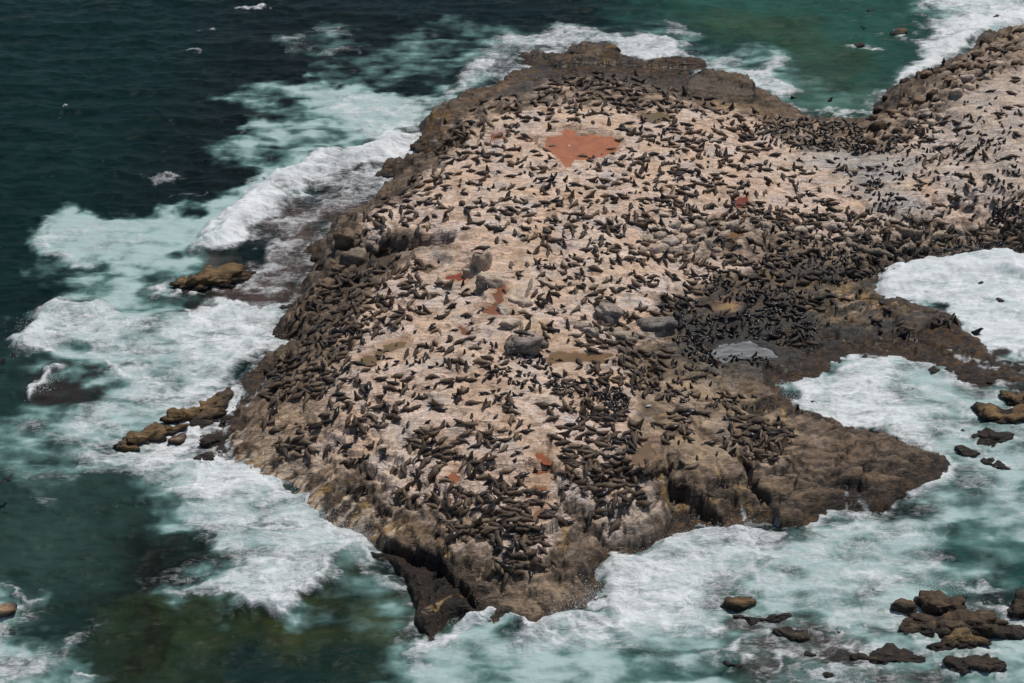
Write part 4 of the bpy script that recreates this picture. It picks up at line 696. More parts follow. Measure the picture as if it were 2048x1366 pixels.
me = bpy.data.meshes.new('spray'); raw_mesh(me, np.concatenate(vs), np.concatenate(fs)); link('spray', me, m, label='fine white spray flung up where the surf breaks on the rock', category='spray', kind='stuff')
# ------------------------------------------------------------------ seals
def seal_mesh(kind, seed=0):
    """one continuous body swept along its spine, fore flippers and hind flippers; length about 1, nose towards +x"""
    r = np.random.RandomState(seed); k = kind[0]; c = 0.0
    if k in 'LSB':   # lying, lying on the side, bull
        sp = [(-.47,.035),(-.40,.06),(-.28,.085),(-.12,.115),(.04,.13),(.17,.135),(.27,.135),(.35,.15),(.41,.165),(.46,.160),(.505,.140),(.525,.132)]
        c = r.uniform(-1.0, 1.0)
    elif k == 'C':   # curled
        sp = [(-.47,.035),(-.40,.06),(-.28,.085),(-.12,.12),(.04,.13),(.17,.13),(.27,.12),(.35,.11),(.41,.10),(.46,.095),(.505,.085),(.525,.08)]; c = r.choice([-2.6, 2.6])
    elif k == 'H':   # chest raised, head level
        sp = [(-.45,.035),(-.38,.06),(-.27,.085),(-.13,.115),(.0,.15),(.09,.22),(.15,.30),(.20,.375),(.25,.425),(.30,.44),(.345,.43),(.365,.425)]; c = r.uniform(-1, 1)
    elif k == 'U':   # upright, head to the sky
        sp = [(-.36,.035),(-.31,.07),(-.22,.10),(-.10,.15),(-.01,.23),(.05,.33),(.08,.43),(.10,.52),(.115,.585),(.135,.635),(.165,.675),(.18,.69)]; c = r.uniform(-1.2, 1.2)
    elif k == 'W':   # walking
        sp = [(-.42,.10),(-.36,.14),(-.25,.19),(-.12,.20),(.0,.21),(.13,.23),(.22,.27),(.30,.32),(.36,.35),(.41,.35),(.45,.335),(.47,.33)]; c = r.uniform(-.8, .8)
    rad = np.array([.024,.052,.088,.122,.142,.146,.118,.088,.076,.062,.032,.011])
    if k == 'B': rad = rad*np.array([1,1,1,1.05,1.2,1.35,1.45,1.45,1.25,1.1,1.1,1])
    if k == 'U': rad = rad*np.array([1,1.1,1.15,1.2,1.1,.95,.92,.92,.95,1,1,1])
    if kind.endswith('p'): rad = rad*np.array([1,1.3,1.3,1.25,1.2,1.15,1.2,1.35,1.45,1.4,1.3,1])
    sp = np.array(sp); P = np.stack([sp[:, 0], c*(sp[:, 0]**2)*.45 if k != 'C' else c*sp[:, 0]**2*.62, sp[:, 1]], 1)
    if k == 'C': P[:, 0] *= .78
    if k in 'LSB': P[:, 1] += .04*np.sin(sp[:, 0]*9+r.uniform(0, 6))
    up = (0, 0, 1) if k not in 'UH' else (-.55, 0, .83)
    R = np.stack([rad*1.08, rad*.92], 1); P[:, 2] = np.maximum(P[:, 2], rad*.80)
    V, q = sweep(P, R, 10, up=up); vs = [V]; qs = [q]; cs = [np.repeat(np.linspace(0, 1, 12), 10)]
    off = len(V)
    def fl(path, wd, th, upv):
        nonlocal off
        v, q = sweep(path, np.stack([wd, th], 1), 6, up=upv); vs.append(v); qs.append(q+off); cs.append(np.full(len(v), -1.)); off += len(v)
    sh = P[5]
    for s in (-1, 1):
        if k == 'U': base = P[5]+np.array([.02, s*.07, -.04]); pth = [base, base+(.05, s*.05, -.12), base+(.06, s*.08, -.24), base+(.10, s*.15, -.27)]
        elif k in 'HW': base = P[5]+np.array([0, s*.08, -.05]); z = base[2]; pth = [base, base+(.03, s*.07, -z*.45), base+(.02, s*.09, -z*.88), base+(.07, s*.17, -z*.93)]
        elif k == 'S' and s == 1: base = P[5]+np.array([0, s*.05, .05]); pth = [base, base+(-.02, .04, .11), base+(-.06, .07, .20), base+(-.11, .09, .25)]
        else: base = P[5]+np.array([0, s*.08, -.06]); pth = [base, base+(-.03, s*.08, -.035), base+(-.10, s*.16, -.05), base+(-.17, s*.20, -.055)]
        pth = np.array(pth); pth[:, 2] = np.maximum(pth[:, 2], .012)
        fl(pth, np.array([.055, .050, .042, .010]), np.array([.030, .016, .010, .005]), (0, 0, 1) if not (k == 'S' and s == 1) else (0, 1, 0))
        b = P[0]; pth = np.array([P[1], b+(-.02, s*.03, -.005), b+(-.08, s*.06, -.012), b+(-.15, s*(.07+.04*r.rand()), -.02)]); pth[:, 2] = np.maximum(pth[:, 2], .012)
        fl(pth, np.array([.03, .032, .034, .012]), np.array([.025, .014, .008, .004]), (0, 0, 1))
        e = P[8]+np.array([-.015, s*.062, .03]); fl(np.array([e, e+(-.02, s*.012, 0), e+(-.04, s*.016, -.006)]), np.array([.008, .007, .002]), np.array([.008, .006, .002]), (0, 0, 1))
    V = np.concatenate(vs); return V, np.concatenate(qs), np.concatenate(cs)
KINDS = ['L0','L1','L2','L3','S0','S1','C0','C1','H0','H1','U0','U1','W0','B0','B1']
KP = ['L0p','L1p','H0p','H1p','U0p','U1p','W0p','C0p']
SM = {k: seal_mesh(k, i*7+3) for i, k in enumerate(KINDS+KP)}
TONES = [(.050,.033,.023), (.068,.046,.031), (.105,.074,.047), (.032,.023,.018), (.018,.015,.014), (.140,.100,.064)]
PT_ = [(.0135,.012,.0125), (.021,.0175,.0165)]
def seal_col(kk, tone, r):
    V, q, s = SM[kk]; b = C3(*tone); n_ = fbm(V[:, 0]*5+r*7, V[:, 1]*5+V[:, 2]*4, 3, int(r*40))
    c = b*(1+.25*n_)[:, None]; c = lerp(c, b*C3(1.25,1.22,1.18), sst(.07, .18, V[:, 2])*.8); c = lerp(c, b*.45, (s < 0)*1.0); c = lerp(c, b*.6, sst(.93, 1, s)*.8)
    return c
def fur(name, rough):
    m, t, p = mat(name); n = NB(t)
    t.links.new(n('Attribute', attribute_name='Col').outputs['Color'], p.inputs['Base Color']); p.inputs['Roughness'].default_value = rough; p.inputs['Specular IOR Level'].default_value = .35
    return m
M_DRY = fur('dry_fur', .62); M_WET = fur('wet_fur', .30)
# --- where they lie.  x y d; d: 0 head right, 2 head away from the camera, 4 left, 6 towards the camera
def parse(s, ox, oy, k=2048/700):
    v = np.array([float(t) for t in s.split()]).reshape(-1, 3); return [(ox+a/k, oy+b/k, d) for a, b, d in v]
A = []; UPR = []; PU = []
# centre crop
A += parse("""740 25 4 880 20 0 935 38 0 1085 25 0 1080 85 1 1262 92 4 920 95 6 1420 62 1 1440 25 2 1530 82 6 1632 75 0 1440 150 0 1500 182 7 1385 205 0 1620 125 4 1600 160 0 1700 170 7 1592 218 7 1300 238 7 1215 250 0 1000 240 2 1095 240 2 1040 290 6
 1300 285 0 1345 315 7 1180 300 1 1500 270 4 1470 322 7 1930 200 0 2010 200 1 2010 248 1 1240 372 0 1190 352 4 1280 370 0 1410 365 7 1600 385 7 1380 392 2 1480 412 0 1430 445 5 1530 395 0 1140 412 1 1165 432 6 1170 470 0 1240 520 0 1385 500 1 1080 520 4 1100 545 7
 625 455 1 655 485 0 735 415 4 590 545 4 610 548 0 1190 600 7 1230 590 0 1200 650 7 1100 605 1 1000 590 4 1230 620 7 1080 690 4 990 675 1 650 675 1 700 690 0 760 668 0 390 762 1 445 755 2 500 780 2 535 735 2 600 740 1 640 750 1 490 710 4 
 180 830 0 60 840 0 30 915 4 100 905 6 170 950 6 130 960 6 300 960 4 380 965 1 345 890 4 400 905 0 310 930 0 240 905 0 545 895 4 620 920 0 700 910 0 760 915 0 650 950 0 690 840 2 740 840 2 850 830 0 830 810 4 900 865 0 720 980 1 690 1030 2 780 1045 4 860 1060 1 930 1020 7 1000 1040 2 960 1070 0 1000 1100 4 1050 1170 1 1000 1150 2 760 1170 0 700 1160 4 560 1050 4 580 1085 0 390 1085 0 440 1075 0 470 1020 0 500 1015 1 350 1045 4 380 1080 7
 120 1140 0 170 1120 4 90 1170 1 290 1120 0 330 1130 7 230 1185 0 600 1185 1 240 1275 6 180 1300 0 470 1215 4 500 1250 0 450 1270 4 540 1230 0 520 1280 4 620 1300 4 660 1290 0 560 1330 0 640 1330 4 720 1265 4 860 1230 0 950 1210 0 900 1260 4 960 1270 0 820 1250 2 1030 1240 6 1090 1215 0 1180 1060 0 1260 1060 4 1300 1090 0 1350 1100 2 1440 1115 2 1500 1085 0 1440 1060 4 1240 1140 0 1340 1175 0 1300 1190 4 1530 1225 0 1570 1140 4 1640 1150 0 1700 1170 7 1260 1250 4 1320 1230 0 1400 1250 0 1470 1270 4 1520 1290 0 1360 1300 0 1440 1310 4 1300 1280 0 1580 1310 0 1660 1260 0 1700 1290 7
 1640 930 2 1700 920 2 1760 900 2 1810 880 6 1860 850 7 1780 965 0 1850 930 6 1700 885 0 1740 880 4 1860 1020 1 1640 900 4 1890 770 0 1800 765 0 1730 765 4 1940 1110 0 2000 1090 4 1960 1130 4 2010 1200 6 1940 1190 0 1860 1170 0 1880 1260 7 1930 1240 1
 470 330 2 590 350 4 640 348 0 450 365 2 370 350 4 550 412 4 520 435 2 300 490 2 340 520 0 250 560 0 330 540 4 470 520 0 500 510 4 1570 620 0 1640 620 0 1700 660 7 1450 650 7 1500 690 0 1400 700 4 1440 715 0 1540 720 0 1480 740 4 1600 700 0 1380 650 0 1460 600 6 1500 620 7 1430 560 1 1560 600 0 1660 600 7 1760 500 0 1840 520 0 1650 510 7 1720 540 7 1880 480 0""", 680, 450)
UPR += parse("""1150 165 2 1215 172 1 1155 225 2 1420 290 2 1860 215 2 1220 430 2 1160 230 1 555 1055 2 240 1010 2 120 930 2 380 960 2 1420 1110 2 1330 600 1 470 490 2 300 480 2 850 1060 2 990 1040 1 700 990 1 1430 580 2 1700 560 1 1890 420 2 1900 450 2 640 830 2 1190 480 0 1830 860 2""", 680, 450)
PU += parse("""1105 100 7 1345 182 0 1372 180 0 1330 205 4 1640 320 1 1700 285 1 1790 295 1 1850 325 0 1860 340 1 1800 205 6 1750 205 1 1950 160 0 580 215 2 720 352 1 750 462 0 1300 475 4 1310 510 1 540 588 1 810 515 0 830 500 1 370 610 0 440 625 0 750 635 1 730 750 2 780 765 6 815 695 1 850 685 0 915 710 2 330 710 1 395 815 0 430 818 0 540 835 4 570 820 0 600 825 1 620 800 0 320 820 1 290 785 0 270 850 4 800 880 4 845 910 1 900 870 0 920 885 0 940 870 1 985 860 0 1045 885 1 1080 880 0 1105 875 1 1020 930 0 1045 928 4 830 990 4 860 985 0 900 980 0 930 970 2 960 990 0 990 990 1 1020 1000 0 1060 1000 0 1120 960 0 1170 960 0 400 1050 6 370 1040 0 340 1050 4 430 1000 2 460 1010 0 970 1210 1 1000 1220 0 1080 1220 4 1100 1215 1 1025 1235 6 400 1170 2 1590 960 1 1560 1010 2 1600 1010 0 1630 1010 6 1580 1040 0 1620 1050 1 1590 1080 0 1640 1080 4 1550 1060 1 1610 1100 0 1660 1060 0 1960 830 0 1945 805 1 1970 870 0 2005 875 1 2010 970 0 2030 1010 1 2000 1040 0 1900 1230 2 1980 1280 2 1830 1180 0 1870 1170 1 1920 1250 0""", 680, 450)
# upper centre crop
A += parse("""1480 720 6 1575 735 2 1640 760 0 1680 770 4 1700 790 0 1740 790 0 1810 820 0 1860 840 7 1820 800 4 1630 825 0 1580 880 0 1410 925 0 1480 930 1 1620 960 7 1640 970 7 1945 895 7 1960 865 0 1870 745 0 1920 760 7 1950 740 0 2030 780 1 980 695 4 1040 740 2 1100 690 4 1150 700 7 1000 770 4 1060 810 0 970 830 2 870 850 7 840 900 2 930 910 4 1010 880 0 1050 880 7 980 920 0 1080 940 0 1140 890 4 1200 880 0 1250 860 4 1230 930 4 1160 915 0 1060 985 7 1130 990 0 1190 985 4 1000 960 7
 770 1005 4 830 1020 0 930 1010 7 1000 1035 0 770 1080 4 820 1085 1 950 1110 1 1000 1100 1 1060 1110 0 970 1170 0 1030 1185 7 1090 1190 1 1150 1210 4 1200 1140 4 1240 1060 0 1190 1060 4 1280 1130 2 1220 1100 0 1260 1180 0 1200 1190 4 1350 1180 2 1380 1085 4 1440 1105 7 1480 1060 0 1530 1100 0 1600 1160 7 1560 1150 4 1470 1150 0 1510 1180 6 1450 1180 4 1610 1190 0 1720 1090 4 1790 1110 7 1890 1020 1 1900 1070 0 1850 1060 1 1880 1110 6 1980 1030 0 2000 1000 0 2020 1110 4 2000 1130 4 1940 1160 0 1760 1180 0 1700 1215 2 1800 1170 0 1840 1240 0 1890 1270 0 1780 1300 0 1830 1300 4 1730 1270 2 1680 1290 2 1660 1270 5 1700 1310 0 2000 1290 7 2030 1240 2 1960 1260 2 1550 1240 2 1580 1300 7 1520 1310 4 1320 1255 4 1400 1260 0 1420 1230 2 1440 1280 0 1380 1300 4 1110 1265 0 1040 1250 6 950 1240 0 900 1230 4 980 1260 0 840 1205 6 760 1220 0 720 1200 6 740 1240 7 640 1240 1 600 1220 4 620 1290 1 780 1310 4 820 1315 0 870 1335 0 930 1340 4 500 1290 0 250 1240 0 220 1270 4 300 1200 0 150 1270 2 380 1220 2 400 1180 4 470 1190 0 360 1290 1 1080 1340 0 1350 1330 4 1540 1335 0 1620 1330 0 650 960 0 700 940 0 750 900 4 620 930 4 700 870 0 740 860 4 660 830 0 780 870 0 690 810 0 600 1000 1 640 1020 0 570 1050 4 520 1110 0 560 1090 2 420 1090 2 470 1150 0 440 1060 4 620 1100 4 1650 930 1 1940 960 0""", 680, 0)
UPR += parse("""1230 755 2 850 660 2 980 1160 2 590 1210 2 950 940 2 1760 760 2 1790 1000 2 1760 1010 2 1320 1060 2 1360 1160 2 1870 1010 2 840 1060 2 620 1280 1 760 1300 2 1190 1010 2""", 680, 0)
PU += parse("""1810 850 0 1960 865 1 1940 775 0 1810 660 0 1790 700 0 1840 720 1 1650 930 1 1700 1130 0 1730 1125 0 1755 1130 0 1900 1210 0 1600 1240 0 1290 1305 0 1240 1310 4 1260 1320 0 1340 1280 1 1430 1290 1 1450 1310 0 520 1280 0 850 1205 0 480 1050 1 470 1030 0 1600 900 4 1320 940 0 1380 1000 1 1140 1140 0 1080 1010 0 1050 1020 1 815 1110 1 1730 1000 1 1580 1005 0 1700 1050 0 900 1100 1 1220 1235 0 1200 1205 1""", 680, 0)
# upper right crop
A += parse("""160 930 2 170 830 4 250 860 7 130 840 0 270 910 2 300 940 0 280 960 1 410 945 2 430 890 0 470 880 0 500 850 4 620 985 4 650 1000 0 720 985 0 750 1000 7 700 1040 0 640 1040 2 690 1060 7 760 1020 4 800 1020 0 540 1000 0 500 970 4 550 1080 6 590 910 0 380 990 0 250 1050 0 270 1080 4 340 975 0 400 1075 2 340 1035 0 60 1110 0 40 1130 4 100 1150 0 130 1140 2 200 1120 0 330 1130 0 370 1140 1 480 1140 2 530 1130 1 500 1190 0 680 1170 4 720 1160 0 740 1150 0 930 1200 0 980 995 0 1060 1010 0 1110 1085 0 1070 1110 1 850 1115 6 930 880 0 900 880 4 1560 870 4 1620 860 0 1640 890 1 1690 880 0 1760 900 7 1820 940 2 1670 1030 7 1740 1070 7 1820 1100 1 1880 1180 2 1720 1100 2 1430 1090 0 1450 1080 4 1410 1040 2 1520 930 1 1510 950 2 1720 750 0 1650 720 7 1660 760 0 1720 780 7 1600 690 4 1580 720 4 1460 830 0 1500 820 0 1850 540 0 1970 550 7 1900 670 0 1950 635 0 2020 625 0 1990 480 0 2000 460 4 1740 900 0 1940 930 0 1980 920 4 1860 1030 7 1650 1160 0 1730 1210 0 1620 1210 0 1560 1210 4 1500 1220 0 1550 1270 0 1440 1310 0 1480 1300 0 1560 1310 4 1030 1270 2 1100 1270 0 1150 1290 0 1200 1320 4 1270 1240 4 830 1250 1 780 1270 0 700 1230 0 720 1240 1 640 1290 0 560 1280 4 590 1250 0 420 1270 0 380 1250 4 470 1300 0 220 1290 1 250 1310 0 150 1280 4 100 1290 0 110 1230 0 60 1260 4 40 1020 4 90 1010 0 240 1030 0 390 1210 0""", 1348, 0)
UPR += parse("""400 945 2 300 910 2 250 910 2 380 1000 2 1010 1000 2 1560 940 2 1740 1060 2 1820 920 2 1360 1280 2 1010 1250 2 1580 375 2 1900 1290 2 1960 1300 2 500 1000 2 700 990 1""", 1348, 0)
PU += parse("""650 935 2 330 970 0 600 910 0 680 890 0 760 905 1 850 885 4 900 880 0 960 885 0 940 935 0 1005 935 0 970 990 0 1250 930 2 1310 945 1 1225 960 0 1240 980 0 1290 970 0 1320 965 0 1190 995 0 1260 1010 4 1280 1020 0 1320 1025 1 1360 1030 0 1340 1050 0 1130 1030 0 1160 1040 0 1190 1050 1 1140 1060 0 1170 1070 0 1200 1060 4 1150 1080 1 1190 1100 0 970 1125 0 1310 1140 2 1170 1145 0 1200 1140 0 1240 1145 1 1270 1150 0 1150 1170 0 1200 1170 1 1230 1175 0 1260 1170 0 1290 1175 4 1170 1195 0 1210 1200 0 1250 1200 1 1230 1220 0 1270 1215 0 1300 1200 0 1330 1200 1 1160 1230 0 1200 1240 0 1240 1240 0 1380 1225 0 1430 1220 0 1450 1245 1 610 1085 0 430 1140 0 1550 870 0 1560 875 4 1620 865 0 1640 860 1 1480 890 2 1500 890 2 1520 890 2 1460 910 0 1470 930 0 1420 930 2 1580 930 0 1600 920 0 1640 930 1 1660 920 0 1690 940 0 1700 930 4 1620 960 0 1660 970 0 1700 990 1 1720 980 0 1540 1010 0 1500 1010 0 1470 990 0 1450 1010 0 1520 1060 1 1550 1040 0 1590 1020 0 1780 780 0 1800 790 0 1790 810 1 1820 790 0 1810 820 0 1840 830 0 1860 820 1 1850 850 0 1880 850 0 1800 840 4 1780 860 0 1830 870 0 1880 890 1 1720 680 0 1740 690 0 1700 690 1 1750 710 0 1790 690 4 1945 680 1 1998 670 2 1920 740 2 1930 770 0 1965 775 0 1935 830 7 1660 790 2 1705 815 0 1575 775 0 2030 880 2 1960 940 1 2000 930 0 1980 970 0 2000 980 0 2020 1000 1 1960 1010 0 1990 1010 0 2010 1030 0 1895 1000 0 1870 1060 0 1900 1060 0 1930 1070 1 1920 1100 0 1970 1080 0 1990 1120 0 1840 1160 2 1900 1170 0 1930 1165 1 1600 1090 0 1640 1090 1 1530 1130 0 1630 1160 0 1820 1200 0 1660 1220 0 1500 1080 1 1880 580 0 1790 630 0 1720 600 0 1700 610 1 2030 740 0 1850 610 0""", 1348, 0)
# right centre crop
A += parse("""360 110 2 60 200 1 70 210 0 200 250 4 230 260 0 370 240 0 330 180 4 430 230 0 350 270 0 390 300 7 480 260 0 560 250 4 520 290 0 600 300 0 640 310 7 480 320 4 620 330 0 680 370 0 740 300 2 780 310 0 820 290 0 870 320 0 930 320 2 950 325 0 760 340 4 900 290 4 980 290 0 1080 290 0 1130 280 0 1060 300 4 700 230 7 650 250 4 610 190 0 560 180 4 480 110 0 530 60 2 510 130 7 450 100 4 650 130 0 840 60 0 910 60 2 960 90 0 900 110 4 1060 100 0 1120 110 4 1210 130 0 1300 130 0 1260 170 4 1360 100 0 1420 110 0 1500 120 4 1460 150 0 1560 120 0 1620 130 2 1650 170 0 1700 200 7 1600 180 0 1560 160 4 1700 150 0 1750 200 0 1820 110 0 1880 100 0 1950 100 0 2000 110 4 780 170 0 820 150 0 70 400 0 130 400 0 180 405 4 80 440 0 60 465 4 40 430 0 20 490 0 150 480 0 200 470 4 640 480 0 800 470 0 850 430 0 920 420 4 1000 440 0 1070 430 2 850 500 0 780 490 4 930 460 7 1200 460 7 1250 500 7 1180 570 0 1200 580 4 1330 590 0 1370 610 0 1340 640 0 1300 620 4 1510 580 0 1560 580 2 1610 580 2 1660 580 2 730 600 0 790 620 0 740 660 2 800 700 0 700 690 0 640 640 4 580 660 0 720 710 0 240 880 0 320 1005 4 340 1010 0 290 1040 2 130 1010 0 60 1090 0 100 1100 4 70 1120 0 160 1110 0 30 1140 4 240 795 0 380 1140 0 410 1130 0 440 1160 2 480 1160 0 510 1190 0 540 1210 4 460 1200 0 500 1230 2 560 1230 0 590 1210 0 610 1250 0 640 1220 7 580 1260 0 540 1250 2 480 1260 0 440 1240 4 400 1190 0 620 1290 2 560 1290 0 600 1180 0 660 1200 0 680 1240 0 420 1280 4 510 1270 1 60 1190 1 70 1220 0 370 1240 0 640 1180 4 440 1130 0 330 1210 2 450 1290 6 500 1150 0 540 1170 7 560 1200 0 530 1230 0 490 1190 0""", 1348, 450)
UPR += parse("""540 220 2 290 1010 2 720 1090 2 330 1210 2 640 1290 2 510 350 2 1210 630 2 1640 570 2 1610 560 2 750 290 2 1090 390 2""", 1348, 450)
PU += parse("""210 240 1 240 262 0 140 320 0 160 300 1 180 330 0 190 300 0 210 320 1 230 340 0 240 310 0 260 330 0 280 310 1 300 330 0 320 340 0 330 310 0 350 340 1 290 350 0 200 345 0 250 350 4 170 340 0 270 300 0 310 300 1 340 355 0 210 70 1 290 130 6 380 120 0 160 80 0 240 380 0 270 420 0 340 410 2 300 440 1 330 430 0 370 410 0 500 360 0 520 350 1 560 370 2 600 380 2 590 400 0 450 390 1 430 400 0 480 440 0 530 440 0 600 420 2 690 400 1 740 400 0 770 390 2 830 370 2 900 385 0 1090 390 1 1150 470 2 1105 460 1 1000 340 0 950 480 0 810 530 1 760 540 0 740 550 0 840 570 2 900 575 1 1010 545 0 1150 540 1 1270 570 0 120 530 1 150 540 0 200 540 2 240 550 0 220 570 0 100 570 0 130 590 1 60 560 0 40 600 0 80 620 0 120 620 1 160 630 0 220 610 0 250 600 2 30 650 0 60 680 0 100 660 0 160 680 1 70 740 0 50 760 0 130 760 1 160 770 0 200 760 2 120 790 0 150 800 0 240 760 0 260 790 0 290 830 0 110 830 1 10 820 0 340 800 0 410 790 0 250 830 0 10 870 2 45 875 0 210 940 2 60 970 1 100 985 0 50 1030 0 80 1030 1 190 1020 0 350 1030 1 720 1095 0 300 1140 0 25 1280 2 300 1280 2 350 1280 0 790 240 1 830 200 0 870 220 0 860 170 1 900 180 0 920 200 0 940 230 0 960 210 1 1000 200 0 1040 180 0 1060 220 0 1080 240 1 1040 250 0 1000 240 2 880 150 0 920 150 1 960 130 0 1000 150 0 880 100 0 820 110 1 780 110 0 860 240 0 1180 190 0 1240 240 0 1270 240 1 1220 290 0 1060 330 1 1280 335 2 1650 70 1""", 1348, 450)
# left crop
A += parse("""1830 410 0 1870 430 4 1900 410 0 1950 370 0 1990 420 0 1960 450 0 1900 490 4 1960 520 0 2000 560 0 1850 560 0 1890 590 1 1830 630 0 1960 660 0 1950 690 0 2010 690 0 1860 660 2 1800 700 0 1780 750 0 1700 770 0 1760 790 0 1720 840 0 1700 880 4 1760 820 0 1830 820 0 1930 770 6 1870 740 2 2010 760 0 1990 790 4 1900 880 0 1840 930 0 1600 945 0 1650 940 0 1680 950 4 1550 1000 0 1700 990 0 1740 1010 0 1800 1020 2 1840 1000 0 1890 990 1 1860 970 0 1660 1020 0 1600 1040 1 1560 1010 0 1980 1000 0 2010 1020 4 1900 1120 0 1970 1110 1 1940 1050 2 2020 1070 0 1750 1180 2 1650 1200 0 1620 1210 4 1830 1170 0 1860 1180 0 1840 1250 0 1800 1280 4 1740 1260 0 1690 1270 0 1640 1270 1 1700 1310 0 1660 1300 4 1750 1320 0 1550 1170 2 1590 1160 1 1600 1100 1 1910 1320 1 2030 1300 0 1880 240 0 1950 300 0 1990 280 0 2020 310 0 1850 940 0 2020 500 0 1930 560 4""", 0, 450)
PU += parse("""1820 560 1 1840 580 0 1860 600 0 2030 640 0 1780 690 1 1800 720 0 1870 750 0 1690 750 2 1740 870 0 1830 880 1 1900 850 0 1930 860 0 1960 860 1 1960 930 0 1550 1000 0 1640 1000 2 1240 1330 0 1980 1280 0 2020 860 0 2000 850 1""", 0, 450)
# near crop
A += parse("""175 145 7 395 65 1 380 115 2 320 105 4 70 60 0 130 55 0 40 60 4 250 345 2 105 230 2 480 80 1 560 90 0 540 130 1 600 70 4 620 30 0 520 15 0 580 20 4 470 120 2 500 60 0 620 165 4 650 205 1 770 30 0 800 60 4 850 40 0 880 40 0 730 70 1 760 100 2 830 90 6 700 30 4 780 150 0 830 150 0 900 170 4 930 190 0 910 230 7 890 210 2 960 200 6 1000 220 0 1030 190 4 960 230 2 990 240 0 1040 240 0 1060 140 0 1100 230 0 1170 240 0 1150 290 0 1105 295 0 710 220 2 760 240 0 820 270 7 850 290 0 740 300 2 760 290 6 700 300 1 650 330 0 610 330 0 550 320 4 520 270 2 560 270 2 690 350 4 640 360 6 720 360 0 680 340 0 800 330 0 850 340 0 900 290 0 920 300 0 970 280 0 1000 290 4 1030 320 0 1080 320 0 1060 300 4 1010 340 0 950 350 0 1100 340 7 980 330 0 870 360 0 900 350 4 1300 220 0 1300 265 2 1250 90 2 1290 120 0 1330 130 7 1340 70 0 1240 360 0 1220 370 4 1250 330 0 1200 380 0 1320 410 0 1300 420 4 1600 440 1 1480 360 1 1510 350 0 1460 380 6 1500 380 0 1690 290 2 1750 270 0 1740 250 0 1600 290 2 1510 290 0 1530 280 4 1660 270 0 1640 310 0 1770 300 0
 1410 210 0 1440 190 4 1470 220 0 1500 200 0 1540 230 0 1400 190 0 1420 230 6 1560 200 0 1530 250 0 1620 200 0 1650 180 4 1680 220 0 1700 200 0 1650 240 0 1610 170 0 1450 30 0 1500 50 4 1550 30 0 1420 70 0 1470 90 0 1500 110 4 1460 140 0 1520 140 0 1560 120 0 1490 80 6 1430 110 2 1550 80 0 1600 60 0 1650 100 4 1620 120 0 1690 90 0 1700 130 0 1730 110 4 1750 100 0 1800 110 0 1830 120 0 1640 150 0 1580 160 6 1680 160 0 1340 20 0 1310 30 4 1360 30 0 1620 30 0 1670 40 4 1680 60 0
 380 240 2 360 260 4 400 270 0 430 270 0 410 300 6 350 240 0 340 225 0 390 215 0
 650 470 4 700 440 0 740 450 0 790 430 0 830 440 4 800 470 0 850 470 0 900 430 0 930 450 0 830 500 4 880 490 0 920 490 1 950 470 2 980 490 0 940 520 2 900 510 6 770 480 0 720 470 4 980 430 0 1020 430 0 1060 420 4 1040 460 0 1080 450 0 1010 400 0 1050 390 0 1090 400 4 960 400 0 900 400 0 860 410 4 820 410 0 1120 430 0 1150 440 0 1100 480 0 1140 480 4 1170 500 0 1120 510 0 1080 500 6 1150 530 0 1100 530 0 1190 540 0 1180 570 7 920 370 0 980 370 0 1030 370 4 1080 370 0 960 440 1 1000 460 0 880 450 4 650 500 1 690 480 0
 1000 610 0 1030 600 0 980 630 4 1060 610 0 1100 600 6 1120 590 0 1140 620 6 1130 640 0 1080 650 0 1040 660 0 1000 670 4 960 660 0 930 690 0 900 690 4 950 710 0 1000 690 0 1040 700 0 880 700 1 1100 670 0 970 730 2 1060 640 0 1020 640 4 1120 660 0 1185 660 0 1880 80 4 1940 95 0""", 680, 906)
UPR += parse("""470 190 2 565 275 2 1690 280 2 890 165 2 240 350 2 105 220 2 940 170 2 1050 190 2""", 680, 906)
PU += parse("""1010 15 1 1045 5 0 1025 50 0 900 290 0 930 300 2 1100 250 1 1120 240 0 470 310 0 160 35 0 1180 310 0 1600 160 1""", 680, 906)
A += parse("""1085 1130 0 1120 1140 0 20 200 0 60 190 0 100 90 0 375 30 2 430 50 2 420 20 0 480 30 4 520 20 0 460 70 6 580 45 0 650 40 4 340 5 0 500 0 0 470 175 0""", 1348, 906)[2:]
PU += parse("""40 60 0 135 35 2 250 10 0 470 180 0 210 250 0""", 1348, 906)
